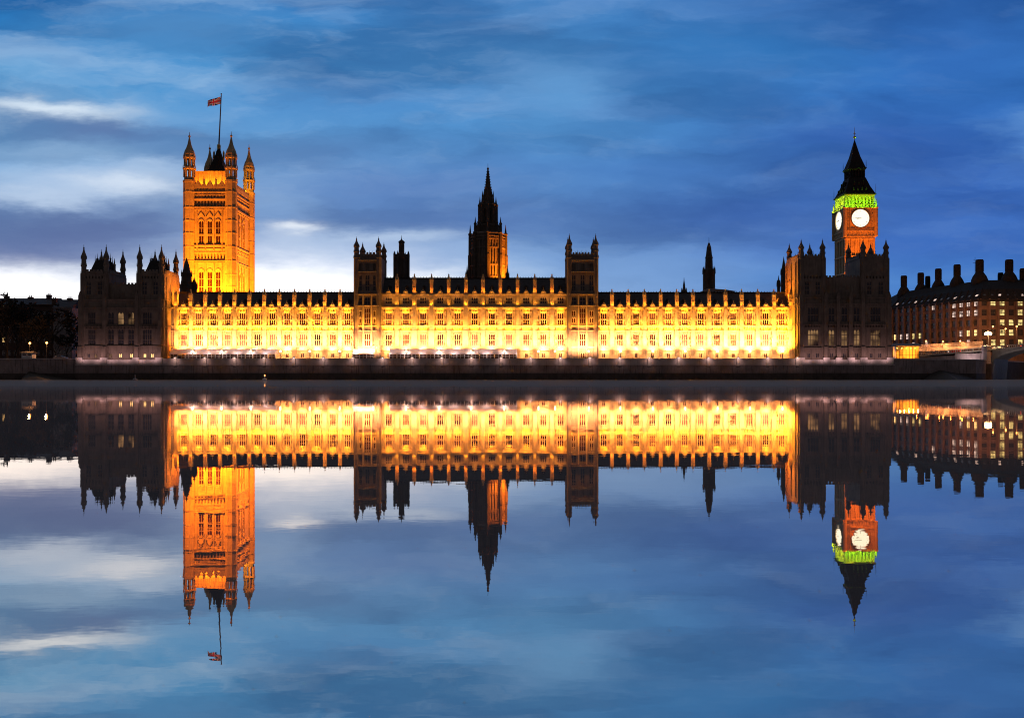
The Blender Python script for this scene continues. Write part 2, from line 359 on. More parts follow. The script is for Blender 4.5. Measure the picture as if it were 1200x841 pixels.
# ------------------------------------------------------------------ river, banks, river walls
def water_mat():
    m = bpy.data.materials.new('still_river_water'); m.use_nodes = True; t = m.node_tree; gg = G(t); t.nodes.clear()
    geo = gg.n('ShaderNodeNewGeometry')
    mp = gg.n('ShaderNodeMapping'); mp.inputs['Scale'].default_value = (.55, 1.0, 1.0); t.links.new(geo.outputs['Position'], mp.inputs[0])
    n1 = gg.noise(mp.outputs[0], 1.3, 4, .55); n2 = gg.noise(mp.outputs[0], .07, 3, .5)
    h = gg.m('ADD', n1.outputs['Fac'], gg.m('MULTIPLY', n2.outputs['Fac'], 3.0))
    bp = gg.n('ShaderNodeBump'); bp.inputs['Strength'].default_value = 1.0; bp.inputs['Distance'].default_value = .0010; t.links.new(h, bp.inputs['Height'])
    gl = gg.n('ShaderNodeBsdfGlossy'); sy = gg.n('ShaderNodeSeparateXYZ'); t.links.new(geo.outputs['Position'], sy.inputs[0]); t.links.new(gg.m('ADD', .003, gg.m('MULTIPLY', gg.sm(sy.outputs[1], 60, 260), .045)), gl.inputs['Roughness']); gl.inputs['Color'].default_value = (1.0, .87, .77, 1); t.links.new(bp.outputs[0], gl.inputs['Normal'])
    df = gg.n('ShaderNodeBsdfDiffuse'); df.inputs['Color'].default_value = (.44, .41, .40, 1)
    mx = gg.n('ShaderNodeMixShader'); t.links.new(gg.m('SUBTRACT', .85, gg.m('MULTIPLY', gg.sm(sy.outputs[1], 62, 150), .36)), mx.inputs[0]); t.links.new(df.outputs[0], mx.inputs[1]); t.links.new(gl.outputs[0], mx.inputs[2])
    o = gg.n('ShaderNodeOutputMaterial'); t.links.new(mx.outputs[0], o.inputs[0]); return m
b = MB(); b.add([(-3000,-1500,0),(3000,-1500,0),(3000,460,0),(-3000,460,0)], [(0,1,2,3)])
finish(b.build('river_water', water_mat()), kind='structure')
BANK = [(-3000,287.2), (119.5,287.2), (150,299), (166,319), (192,346), (3000,430)]
LZ = 5.4
b = MB(); b.prism(BANK + [(3000,6000), (-3000,6000)], 'z', -1.0, LZ)
finish(b.build('ground', PAVE), kind='structure')
def polywall(pts, z0, z1, y0, y1):
    """ribbon of thickness y0..y1 (towards the land) along pts"""
    b = MB()
    for (ax, ay), (bx, by) in zip(pts, pts[1:]):
        d = Vector((bx-ax, by-ay)).normalized(); n = Vector((-d.y, d.x))
        p = [(ax+n.x*y0, ay+n.y*y0), (bx+n.x*y0, by+n.y*y0), (bx+n.x*y1, by+n.y*y1), (ax+n.x*y1, ay+n.y*y1)]
        b.prism(p, 'z', z0, z1)
    return b
PX0, PX1 = X(92.2, 286), X(1045, 286)
# terrace wall below the palace
T0, T1 = PX0-.5, PX1+.5
t = thing('river_wall', ((T0+T1)/2, 285.6, 0), 'long granite terrace wall with pale piers rising from the water below the palace', 'wall')
b = MB(); b.box(T0, T1, 285.0, 287.15, 2.1, 4.55)
for k in range(3): b.box(T0-.02, T1+.02, 284.97, 285.03, 2.5+k*.7, 2.53+k*.7)
b.build('wall_face', GRAN, t)
b = MB(); b.box(T0, T1, 284.9, 287.1, -.8, 2.1); b.build('tide_zone', TIDE_SHADE, t)
b = MB(); b.box(T0, T1, 284.85, 285.6, 4.55, 4.8); b.box(X(191,286), X(936.5,286), 285.05, 285.5, 4.8, 6.35)
b.build('parapet', GRANP, t)
b = MB(); b.box(X(191,286), X(936.5,286), 284.95, 285.6, 6.35, 6.6); b.build('coping', GRANP, t)
pm = None
for k in range(22):
    x = X(205.5 + 34.7*k, 285)
    if pm is None:
        b = MB(); b.box(-.45, .45, -.3, .05, -.2, 2.1); b.box(-.55, .55, -.36, .05, 2.1, 2.35); b.frus(0, -.1, 2.35, 2.7, .42, .22, .1, .08); pm = b.mesh('pier', STONEP)
    link('pier', pm, t, (x, 285.04, 4.55))
    if k == 0: lm = MB(); lm.lathe(0, 0, [(.02,-.13),(.12,-.06),(.13,.05),(.03,.14)], 8); lm = lm.mesh('pier_lamp', PIERL)
    link('pier_lamp', lm, t, (x, 284.6, 6.75)); spot((x, 283.6, 6.6), (x, 285.4, 5.6), 95, (1,.60,.52), 140, .9, .1)
def bankwall(name, label, pts, top, par, face=None):
    mid = pts[0]; t = thing(name, (mid[0], mid[1], 0), label, 'wall')
    polywall(pts, 2.0, top-.35, -.55, .25).build('wall_face', face or GRAN, t)
    polywall(pts, -.8, 2.0, -.62, .2).build('tide_zone', TIDE_SHADE, t)
    polywall(pts, top-.35, top, -.7, .1).build('coping', GRANP, t)
    return t
bankwall('river_wall', 'dark embankment wall with pale coping under the trees beside the palace', [(-420,287.2), (T0-.02,287.2)], 6.7, True)
bankwall('river_wall', 'dark curving embankment wall between palace and bridge', [(T1+.02,287.2), (150,299), (160,311.5)], 6.6, True, GRAN)
bankwall('river_wall', 'dark embankment wall seen under the bridge arch', [(169,322), (192,346), (420,352)], 6.6, True, TIDE_SHADE)  # whole face in the dark granite, painting in the shade under the arch
# muddy foreshore ramps at both ends
b = MB(); b.add([(X(30,285),286.6,2.6),(X(70,284),286.6,.8),(X(110,284),286.6,-.3),(X(20,285),286.6,-.3),(X(30,281),278,-.3),(X(60,281),276,-.3)], [(0,3,4),(0,4,5,1),(1,5,2)])
finish(b.build('foreshore', MUD), kind='structure')
b = MB(); b.add([(X(1076,290),287.5,-.3),(X(1104,292),295,3.6),(X(1128,300),300,2.2),(X(1160,305),306,-.3),(X(1120,284),282,-.3)], [(0,4,1),(1,4,2),(2,4,3)])
finish(b.build('foreshore', MUD), kind='structure')

# ------------------------------------------------------------------ palace wings
def front(D): return Matrix.Translation((0, D, 0))
def side(x, s):      # s=+1 faces +x (local x = world y), s=-1 faces -x (local x = -world y)
    return Matrix.Translation((x, 0, 0)) @ Matrix.Rotation(R(90*s), 4, 'Z')
FD = 293.0
PR = random.Random(3); PANES = [GLASS, GLASS, GLASSD, GLASSD, GLASSP]
def wing(label, ul, ur, wins, piers, tall, dark_piers=(), basement=True):
    D = FD; xl, xr = X(ul, D), X(ur, D); M = front(D)
    t = thing('palace_wing', ((xl+xr)/2, D, LZ), label, 'palace wing')
    zc = Z(360.6, D); ztop = Z(345.2, D) if tall else zc
    ops = []; ribs = []; b = MB(M)
    wx = [X(u, D) for u in wins]; sp = abs(wx[1]-wx[0]); ww = 1.95 if not tall else 2.05
    for x in wx:
        ops += [(x-ww/2, x+ww/2, Z(380.6,D), Z(366.2,D), False), (x-ww/2, x+ww/2, Z(405.2,D), Z(391,D), False)]
        for q in (-1, 1):
            a = x + q*(ww/2+.46)
            for v0, v1 in ((373.6,369.2), (380.2,376.2), (397.4,393.6), (404.6,400.6)): ops.append((a-.2, a+.2, Z(v0,D), Z(v1,D), True))
        n = 7
        for i in range(n):
            a = x - sp/2 + sp*(i+.5)/n
            if abs(abs(a-x)-sp/2) > .55: ops.append((a-.2, a+.2, Z(386.6,D), Z(383.0,D), True))
        for i in range(4):
            a = x - sp*.36 + sp*.72*(i+.5)/4; ops.append((a-.26, a+.26, Z(365.0,D), Z(362.8,D), True))
        if basement: ops.append((x-.55, x+.55, Z(419.4,D), Z(413.4,D), False))
        if tall: ops.append((x-1.05, x+1.05, Z(355.6,D), Z(348.2,D), False))
    b.wall(xl, xr, LZ, ztop, ops, .5)
    b.box(xl, xr, .55, 12, LZ, ztop-.05)
    for x in wx:      # slim ribs, hood moulds and sills of the panelled front
        for q in (-1, 1):
            for off in (ww/2+.13, ww/2+.8):
                a = x + q*off; b.box(a-.055, a+.055, -.26, .01, Z(381,D), Z(362,D)); b.box(a-.055, a+.055, -.26, .01, Z(406,D), Z(388.2,D))
        for v in (365.6, 390.4): b.box(x-ww/2-.25, x+ww/2+.25, -.2, .01, Z(v,D)-.09, Z(v,D)+.09)
        for v in (380.9, 405.6): b.box(x-ww/2-.2, x+ww/2+.2, -.22, .01, Z(v,D)-.08, Z(v,D)+.08)
    b.build('wall', STONE, t)
    for v, pr, h in ((381.6,.34,.24), (387.4,.38,.26), (406.6,.42,.3), (410.2,.5,.22), (374.9,.1,.12), (398.6,.1,.12)):
        c = MB(M); c.box(xl, xr, -pr, .02, Z(v,D)-h/2, Z(v,D)+h/2); c.build('string_course', STONE, t)
    c = MB(M); c.box(xl, xr, -.75, .02, zc-.05, zc+.22); c.box(xl, xr, -.5, .02, zc-.3, zc-.05); c.build('cornice', STONE, t)
    for x in wx:
        window(t, M, x, Z(380.6,D), Z(366.2,D), ww, pane=PR.choice(PANES)); window(t, M, x, Z(405.2,D), Z(391,D), ww, pane=PR.choice(PANES))
        if basement: window(t, M, x, Z(419.4,D), Z(413.4,D), 1.1, 2, 0)
        if tall: window(t, M, x, Z(355.6,D), Z(348.2,D), 2.1, 3, 1, pane=GLASSB)
    if tall:
        c = MB(M); c.box(xl, xr, -.62, .02, ztop-.05, ztop+.2); c.build('cornice', STONE, t)
    zp = ztop + .2
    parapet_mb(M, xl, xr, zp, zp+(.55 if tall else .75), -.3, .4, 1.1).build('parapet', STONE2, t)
    bm = None
    for u in piers:
        x = X(u, D); w = 1.15 if u not in dark_piers else 1.5
        if bm is None or w != bm[1]:
            c = MB(); pr = .5 if w < 1.3 else .9
            c.box(-w/2, w/2, -pr, .02, LZ, ztop-.02); c.box(-w*.62, w*.62, -pr-.3, .02, LZ+.003, Z(406.6,D)); c.box(-w*.55, w*.55, -pr-.15, .01, Z(406.6,D), Z(387.4,D))
            for q in (-1, 0, 1): c.box(q*w*.36-.05, q*w*.36+.05, -pr-.09, -pr+.02, Z(387,D), ztop-.4)
            bm = (c.mesh('buttress', STONE), w)
        link('buttress', bm[0], t, (x, D, 0))
        pv = ((349.5, 338.2) if not tall else (331.2, 320.4))
        spot((x, D-1.7, zp+.1), (x, D-.3, zp+3.2), 620 if not tall else 480, (1,.25,.012), 110, .8, .1)  # added orange fill floating clear of the cornice to brighten the pinnacle
        pinnacle(t, x, D-.25, zp, Z(345.6,D) if not tall else Z(328.0,D), Z(pv[1],D), .95)
    cm = None
    for x in wx:
        if cm is None:
            c = MB(); c.box(-.8, .8, -.2, .2, 0, .5); c.prism([(-.8,.5),(.8,.5),(.45,1.0),(0,1.55),(-.45,1.0)], 'y', -.2, .2); c.lathe(0, 0, [(.08,1.5),(.06,1.9),(.01,2.2)], 4)
            c.lathe(0, -.2, [(.01,.42),(.3,.5),(.4,.72),(.3,.94),(.01,1.02)], 8); cm = c.mesh('parapet_crest', STONE)
        link('parapet_crest', cm, t, (x, D-.5, zp-.02))
    zr = Z(343.4, D+7) if not tall else Z(326.6, D+7)
    c = MB(); c.prism([(D+1.2, ztop-.2), (D+7, zr), (D+12, ztop-.2)], 'x', xl+.1, xr-.1); c.build('roof', SLATE_M, t)
    c = MB(); c.box(xl+.1, xr-.1, D+6.93, D+7.07, zr-.05, zr+.35)
    n = int((xr-xl)/.9)
    for i in range(n): c.box(xl+.4+i*.9-.09, xl+.4+i*.9+.09, D+6.95, D+7.05, zr+.35, zr+.62)
    c.build('ridge_cresting', IRON, t)
    dm = None
    for i, x in enumerate(wx):
        if dm is None:
            c = MB(); c.box(-.45, .45, -.2, 2, 0, .8); c.prism([(-.6,.8),(.6,.8),(0,1.5)], 'y', -.35, 2); dm = c.mesh('dormer', SLATE_M)
        yy = D+3.4; zz = ztop-.2+(zr-ztop+.2)*(2.2/5.8); link('dormer', dm, t, (x, yy, zz-.1))
    return t
LW = [215.5, 232.7, 249.7, 266.9, 284.1, 301.5, 319, 336.5, 354.4, 372, 390, 407.2]
LP = [206.9, 224.1, 241.3, 258.3, 275.5, 292.8, 310.2, 327.7, 345.4, 363.2, 381, 398.7]
CW = [455.6 + 20.13*i for i in range(11)]
CP = [465.6 + 20.13*i for i in range(10)]
RW = [707.5 + 18.96*i for i in range(12)]
RP = [717 + 18.96*i for i in range(12)]
wing('floodlit golden wing of two window rows between flag tower side pavilion and first mid tower', 199.5, 416.5, LW, LP, False)
wing('floodlit golden centre block with a darker third storey below the spired octagonal tower', 446, 666.5, CW, CP, True, dark_piers=(485.73, 505.86, 546.12))
wing('floodlit golden wing of two window rows running towards the clock tower', 699, 936.5, RW, RP, False)

# ------------------------------------------------------------------ the two mid towers of the river front
def midtower(label, ul, ur, dr):
    D = 290.0; D2 = D + dr; xl, xr = X(ul, D), X(ur, D); M = front(D); xc = (xl+xr)/2; w = xr-xl
    t = thing('palace_tower', (xc, D, LZ), label, 'tower'); zt = Z(300.5, D)
    b = MB(M); cw = 1.9; sw = 1.25; sx = w*.30
    ops = [(xc-cw/2, xc+cw/2, Z(379,D), Z(361,D), False), (xc-cw/2, xc+cw/2, Z(405.5,D), Z(390.5,D), False), (xc-.7, xc+.7, Z(419.6,D), Z(413,D), False)]
    for q in (-1, 1):
        x = xc + q*sx
        ops += [(x-sw/2, x+sw/2, Z(378.6,D), Z(372.4,D), False), (x-sw/2, x+sw/2, Z(370.6,D), Z(363.6,D), False), (x-sw/2, x+sw/2, Z(404.6,D), Z(392,D), True), (x-sw/2, x+sw/2, Z(386.4,D), Z(382.8,D), True)]
    for q in (-1, 0, 1):
        x = xc + q*sx; ops += [(x-.85, x+.85, Z(357,D), Z(347.6,D), False), (x-.7, x+.7, Z(341,D), Z(322,D), False), (x-.6, x+.6, Z(316.5,D), Z(309,D), True)]
    b.wall(xl, xr, LZ, zt, ops, .5); b.box(xl+.02, xr-.02, .55, dr, LZ, zt-.05)
    for sd, s in ((side(xl,-1), -1), (side(xr,1), 1)):
        k = MB(sd)
        a0, a1 = (D+.6, D2) if s > 0 else (-D2, -D-.6); am = (a0+a1)/2; 
        o2 = [(am+q*2.2-.6, am+q*2.2+.6, Z(v0,D), Z(v1,D), True) for q in (-1,1) for v0, v1 in ((357,347.6), (341,322))]
        k.wall(a0, a1, Z(362,D), zt, o2, .3)
        for v in (358, 344.8, 318.5): k.box(a0, a1, -.2, .02, Z(v,D)-.12, Z(v,D)+.12)
        off = len(b.v); b.v += k.v; b.f += [tuple(i+off for i in f) for f in k.f]; b.mi += k.mi
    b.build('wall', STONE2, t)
    for v, pr, h in ((381.6,.3,.24), (387.4,.3,.26), (407,.45,.3), (358.4,.5,.3), (345,.5,.3), (318.5,.3,.24), (305,.35,.3)):
        c = MB(M); c.box(xl+.4, xr-.4, -pr, .02, Z(v,D)-h/2, Z(v,D)+h/2); c.build('string_course', STONE, t)
    window(t, M, xc, Z(379,D), Z(361,D), cw, 3, 2, frame=STONE2); window(t, M, xc, Z(405.5,D), Z(390.5,D), cw, 3, 1); window(t, M, xc, Z(419.6,D), Z(413,D), 1.4, 2, 0)
    for q in (-1, 1):
        x = xc + q*sx
        window(t, M, x, Z(378.6,D), Z(372.4,D), sw, 2, 0); window(t, M, x, Z(370.6,D), Z(363.6,D), sw, 2, 0)
        c = MB(M); c.box(xc+q*(cw/2+.35)-.2, xc+q*(cw/2+.35)+.2, -.45, .02, LZ, Z(346,D)); c.build('buttress', STONE, t)
    for q in (-1, 0, 1):
        x = xc + q*sx; window(t, M, x, Z(357,D), Z(347.6,D), 1.7, 2, 1, pane=GLASSB, frame=STONE2); window(t, M, x, Z(341,D), Z(322,D), 1.4, 2, 2, pane=GLASSB, frame=STONE2)
    parapet_mb(M, xl+.4, xr-.4, zt, zt+1.3, -.2, .4, 1.0).build('parapet', STONE2, t)
    parapet_mb(front(D2), xl+.4, xr-.4, zt, zt+1.3, -.2, .4, 1.0).build('parapet', STONE2, t)
    for i, (x, y) in enumerate(((xl+.55, D+.3), (xr-.55, D+.3), (xl+.55, D2-.3), (xr-.55, D2-.3))):
        m = turret_mb(x, y, LZ, Z(303,D), Z(275.6 if ul > 600 else 279.4, D)+.6, .86); m.build('turret', STONE2, t, at=(x, y, LZ))
    c = MB(); c.frus(xc, (D+D2)/2, zt, Z(296,D), w*.36, dr*.36, w*.22, dr*.2)
    for i in range(7):
        x = xc - w*.21 + w*.42*i/6
        for yy in ((D+D2)/2-dr*.19, (D+D2)/2+dr*.19): c.lathe(x, yy, [(.12, Z(296.2,D)), (.1, Z(294,D)), (.01, Z(291 if i in (1,3,5) else 293,D))], 4)
    c.build('roof', IRON, t)
    return t
midtower('dark four-turreted tower standing near the square flag tower end of the river front', 415.6, 445.6, 12.5)
midtower('dark four-turreted tower between the octagonal spire and the wing towards the clock tower', 665.2, 700.2, 9)

# ------------------------------------------------------------------ end pavilions
def pavilion(label, ul, ur, groups, ztv, ztips, zlink, cols, rows, small, smallv, butts, returns, strings, lits, litsm):
    D = 286.0; xl, xr = X(ul, D), X(ur, D); M = front(D); xc = (xl+xr)/2; D2 = 299.5
    t = thing('end_pavilion', (xc, D, LZ), label, 'pavilion')
    zb = Z(351, D); b = MB(M); ops = []
    for i, (u, w) in enumerate(cols):
        for v0, v1 in rows: ops.append((X(u,D)-w/2, X(u,D)+w/2, Z(v0,D), Z(v1,D), False))
    for u in small: ops.append((X(u,D)-.5, X(u,D)+.5, Z(smallv[0],D), Z(smallv[1],D), False))
    for i in range(60):          # blind panels of the frieze between the storeys
        a = xl + (xr-xl)*(i+.5)/60; z = Z((rows[0][0]+rows[1][1])/2, D); ops.append((a-.13, a+.13, z-.45, z+.45, True))
    lk = Z(zlink, D)
    b.wall(xl, xr, LZ, zb, ops, .5); b.box(xl, xr, .55, D2-D, LZ, zb-.02)
    b.box(X(groups[0][1],D)-.5, X(groups[1][0],D)+.5, .8, 9, zb-.03, lk)
    for (a, c_) in groups:      # upper stages of the two corner towers
        x0, x1 = X(a,D)-.9, X(c_,D)+.9; o2 = []
        for q in (-1, 1):
            x = (x0+x1)/2 + q*(x1-x0)*.2
            o2 += [(x-.75, x+.75, Z(345,D), Z(330,D), False)]
        for i in range(6):
            x = x0 + 1.4 + (x1-x0-2.8)*(i+.5)/6; o2.append((x-.22, x+.22, Z(326.5,D), Z(323.2,D), True))
        b.wall(x0, x1, zb+.003, Z(ztv,D), o2, .5); b.box(x0+.01, x1-.01, .55, D2-D, zb+.003, Z(ztv,D)-.03)
    for s in returns:
        k = MB(side(xl if s < 0 else xr, s)); a0, a1 = (D+.6, D2) if s > 0 else (-D2, -D-.6); o3 = []
        am = (a0+a1)/2
        for q in (-1, 1):
            for v0, v1 in (rows[0], rows[1], (345, 330)): o3.append((am+q*3.2-.8, am+q*3.2+.8, Z(v0,D), Z(v1,D), True))
        for i in range(10):
            a = a0+1.5+(a1-a0-3)*(i+.5)/10; o3.append((a-.25, a+.25, Z(326.5,D), Z(323.2,D), True))
        k.wall(a0, a1, LZ, Z(ztv,D), o3, .35)
        for v in strings: k.box(a0, a1, -.25, .02, Z(v,D)-.13, Z(v,D)+.13)
        for q in (-1.45, 0, 1.45): k.box(am+q*3.2-.3, am+q*3.2+.3, -.35, .02, LZ, Z(ztv+4,D))
        off = len(b.v); b.v += k.v; b.f += [tuple(i+off for i in f) for f in k.f]; b.mi += k.mi
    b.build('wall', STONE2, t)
    for v in strings:
        c = MB(M)
        if v > 349: c.box(xl-.05, xr+.05, -.28, .02, Z(v,D)-.14, Z(v,D)+.14)
        else:
            for (a, c_) in groups: c.box(X(a,D)-.9, X(c_,D)+.9, -.28, .02, Z(v,D)-.14, Z(v,D)+.14)
        c.build('string_course', STONE2, t)
    for i, (u, w) in enumerate(cols):
        for j, (v0, v1) in enumerate(rows):
            pm_ = lits.get((i,j), GLASSB)
            window(t, M, X(u,D), Z(v0,D), Z(v1,D), w, 2 if w < 2.3 else 4, 1 if j == 0 else 2, pane=pm_, frame=STONE2)
    for i, u in enumerate(small): window(t, M, X(u,D), Z(smallv[0],D), Z(smallv[1],D), 1.0, 2, 0, pane=litsm.get(i, GLASSB), frame=STONE2)
    for (a, c_) in groups:
        x0, x1 = X(a,D)-.9, X(c_,D)+.9
        for q in (-1, 1): window(t, M, (x0+x1)/2 + q*(x1-x0)*.2, Z(345,D), Z(330,D), 1.5, 2, 2, pane=GLASSB, frame=STONE2)
    bm = None
    for u in butts:
        if bm is None:
            c = MB(); c.box(-.5, .5, -.6, .02, LZ, zb+1.2); c.box(-.65, .65, -.9, .02, LZ+.003, Z(406,D)); c.prism([(-.5,zb+1.2),(.5,zb+1.2),(0,zb+2.6)], 'y', -.55, .02)
            bm = c.mesh('buttress', STONE2)
        link('buttress', bm, t, (X(u,D), D, 0))
    c = MB(M); c.box(xl-.3, xr+.3, -1.0, -.002, 4.81, Z(421.5,D))
    for u in butts: c.box(X(u,D)-1.0, X(u,D)+1.0, -1.2, -.01, 4.82, Z(419,D))
    c.build('plinth', STONEP, t)
    for i in range(6): spot((xl+(xr-xl)*(i+.5)/6, 282.6, 6.2), (xl+(xr-xl)*(i+.5)/6, 286, 9.5), 430, (1,.58,.60), 165, 1.0, .4)  # no fixtures here: added pink fill for the pavilion's lower storeys
    parapet_mb(M, X(groups[0][1],D)+.9, X(groups[1][0],D)-.9, lk, lk+1.2, .8, .4, 1.1).build('parapet', STONE2, t)
    for gi, (a, c_) in enumerate(groups):
        x0, x1 = X(a,D), X(c_,D); zt = Z(ztv, D)
        c = parapet_mb(M, x0+.8, x1-.8, zt, zt+1.3, -.15, .4, 1.0)
        for q, s in ((x0-.9, -1), (x1+.9, 1)):
            k = parapet_mb(side(q, s), *((D+1, D2-1) if s > 0 else (-D2+1, -D-1)), zt, zt+1.3, -.1, .4, 1.0); off = len(c.v); c.v += k.v; c.f += [tuple(i+off for i in f) for f in k.f]; c.mi += k.mi
        c.build('parapet', STONE2, t)
        for x in (x0, x1):
            for y, tipv in ((D+.5, ztips[0]), (D2-.7, ztips[1])):
                turret_mb(x, y, LZ+.05, zt-.5, Z(tipv, y)+.3, .80).build('turret', STONE2, t, at=(x, y, LZ))
        xm = (x0+x1)/2; ym = (D+D2)/2; zr = Z(306.5 if ul < 600 else 301, D+5) + .2
        c = MB(); c.frus(xm, ym, zt-.1, zr, (x1-x0)*.40, 4.6, (x1-x0)*.30, 1.6); hw = (x1-x0)*.30
        for i in range(9):
            xx = xm - hw + 2*hw*i/8
            for yy in (ym-1.5, ym+1.5): c.lathe(xx, yy, [(.14, zr-.1), (.1, zr+.5), (.01, zr+(2.0 if i in (0, 8) else .9))], 4)
        for q in (-1, 1): c.lathe(xm+q*hw, ym, [(.28, zr-1), (.22, zr+.8), (.34, zr+1.0), (.1, zr+1.2), (.01, zr+2.8)], 6)
        c.build('roof', IRON, t)
        for q in (-1, 1):   # little chimney pinnacles beside the roof
            c = MB(); c.lathe(xm+q*(hw+.8), ym+1, [(.4, zt-.3), (.4, zr-1.2), (.55, zr-1.0), (.3, zr-.7), (.03, zr+1.2)], 8); c.build('pinnacle', STONE2, t)
    return t
pavilion('dark end pavilion with two lit windows standing left of the flag tower', 92.2, 191, ((97.4,123.7), (163,188.6)), 320.5, (287.5, 293), 335.5,
    [(107.5,2.4), (130,1.9), (141.6,1.9), (153.6,1.9), (172.6,2.8)], ((380,365.5), (404,385.5)), [104,112.4,129.5,141,154,169.7,178.3], (419,414),
    [94.5, 122.7, 160.5, 187.6], (1,), (351,360.5,382.6,405.5), {(2,0): WINP, (3,0): WINP}, {1: WINP, 2: WINP, 3: WINW, 4: WINW, 5: WINW, 6: WINW})
pavilion('dark end pavilion with several dimly lit windows standing in front of the clock tower', 935.6, 1044.6, ((939.5,964.5), (1012,1039)), 302.5, (281, 286), 327,
    [(953,3.4), (974.5,1.9), (989.5,1.9), (1004,1.9), (1026,3.2)], ((377,359.8), (405,386)), [948,958,974.5,989.5,1004,1021,1031], (419,413.5),
    [938.4, 967.2, 982, 996.5, 1011, 1041.5], (-1,), (348.6,356,380.2,407.5), {(0,1): WINP, (1,1): WINP, (2,1): WINP, (3,1): WINP, (4,1): WINP}, {})
# ------------------------------------------------------------------ square flag tower
def arch_pts(cx, w, z0, z1, k=7):
    """pointed arch outline"""
    zs = z1 - w*.75; L = [(cx-w/2, z0), (cx-w/2, zs)]
    for i in range(1, k): a = i/k; L.append((cx - w/2*math.cos(a*math.pi/2)**.9, zs + (z1-zs)*math.sin(a*math.pi/2)))
    L.append((cx, z1)); return L + [(2*cx-x, z) for x, z in reversed(L[:-1])]
def flagtower():
    D1, D2 = 370.0, 395.0; xl, xr = X(222, D1), X(271, D1); r = 2.25; xc, yc = (xl+xr)/2, (D1+D2)/2
    t = thing('flag_tower', (xc, yc, LZ), 'tall square floodlit stone tower with four corner turrets flying a flag', 'tower')
    f = D1 - .4; zt = Z(221, f); xa, xb = xl+1.2, xr-1.2
    def zz(v): return Z(v, f)
    def face(M, a0, a1, big):
        b = MB(M); am = (a0+a1)/2; ops = []; wn = []
        if big: xs = [X(235.9,f), X(245.9,f), X(255.6,f)]; ww = 1.95
        else: xs = [am-2.6, am+2.6]; ww = 1.7
        for x in xs:
            ops += [(x-ww/2, x+ww/2, zz(285), zz(258.5), False), (x-ww/2, x+ww/2, zz(345), zz(318), False)]
            wn += [(x, zz(285), zz(258.5), ww), (x, zz(345), zz(318), ww)]
        n = 10 if big else 14
        for i in range(n):
            x = a0 + .8 + (a1-a0-1.6)*(i+.5)/n; ww2 = .33
            ops += [(x-ww2, x+ww2, zz(241.5), zz(235.5), True), (x-ww2, x+ww2, zz(303), zz(297), True)]
            ops += [(x-.26, x+.26, zz(231.5), zz(229), True)]
        b.wall(a0, a1, LZ, zt, ops, .8)
        for v, pr, h in ((225.5,.5,.6), (228.6,.3,.3), (233.3,.4,.4), (243.6,.65,.7), (246,.35,.3), (288,.5,.5), (291.5,.3,.3), (295.6,.2,.25), (306,.45,.5), (308,.25,.25)):
            b.box(a0, a1, -pr, .02, zz(v)-h/2, zz(v)+h/2)
        for x in xs:     # zigzag gablets and pointed hood moulds above the tall windows, arched heads below
            b.prism([(x-1.45, zz(254.4)), (x-1.1, zz(254.4)), (x, zz(249.8)), (x+1.1, zz(254.4)), (x+1.45, zz(254.4)), (x, zz(248))], 'y', -.3, .02)
            for z1, z0, pw in ((zz(256.5), zz(262), ww+.7), (zz(314.5), zz(322), ww+1.0)):
                o = arch_pts(x, pw, z0, z1); i_ = arch_pts(x, pw-.5, z0, z1-.5)
                for k in range(len(o)-1):
                    b.add([(o[k][0],-.22,o[k][1]),(o[k+1][0],-.22,o[k+1][1]),(i_[k+1][0],-.22,i_[k+1][1]),(i_[k][0],-.22,i_[k][1]),
                           (o[k][0],.02,o[k][1]),(o[k+1][0],.02,o[k+1][1]),(i_[k+1][0],.02,i_[k+1][1]),(i_[k][0],.02,i_[k][1])], [(0,3,2,1),(0,1,5,4),(3,7,6,2)])
            b.box(x-ww/2-.1, x+ww/2+.1, -.12, .02, zz(275.4), zz(274.2))
        m = (len(xs)-1)
        for i in range(len(xs)+1):
            x = xs[0]-1.65 if i == 0 else (xs[-1]+1.65 if i == len(xs) else (xs[i-1]+xs[i])/2)
            b.box(x-.22, x+.22, -.3, .02, zz(294), zz(247)); b.box(x-.22, x+.22, -.3, .02, zz(350), zz(309))
        for k in range(60):     # coursed ashlar joints
            pass
        return b, wn
    b, wn = face(front(f), xa, xb, True)
    for sd, s in ((side(xl-.4,-1), -1), (side(xr+.4,1), 1)):
        a0, a1 = (D1+1.2, D2-1.2) if s > 0 else (-D2+1.2, -D1-1.2)
        k, w2 = face(sd, a0, a1, False); k.build('wall', STONE, t)
        for x, z0, z1, ww in w2: window(t, sd, x, z0, z1, ww, 2, 2, name='window')
    b.box(xl+.3, xr-.3, .78, D2-f, LZ, zt-.3)
    b.build('wall', STONE, t)
    for x, z0, z1, ww in wn: window(t, front(f), x, z0, z1, ww, 2, 2)
    for x, y, tip in ((xl, D1, 154.8), (xr, D1, 154.2), (xl, D2, 169), (xr, D2, 169)):
        m = turret_mb(x, y, LZ, Z(214, D1), Z(tip, y), r, 8, open_=1)
        for v in (225.5, 243.6, 259, 273.5, 289.5, 306, 322, 336):
            m.lathe(x, y, [(r*1.0, Z(v,D1)-.3), (r*1.07, Z(v,D1)-.25), (r*1.07, Z(v,D1)+.2), (r*1.0, Z(v,D1)+.3)], 8)
        for i in range(8):
            a = 2*math.pi*i/8 + math.pi/8; m.lathe(x+r*.98*math.cos(a), y+r*.98*math.sin(a), [(.2, LZ), (.2, Z(214,D1))], 4)
        m.build('turret', STONE, t, at=(x, y, LZ))
    zp = Z(219.5, f)
    c = MB(); n = 3
    c.box(xa, xb, f-.3, f+.3, zt, zp+.6)
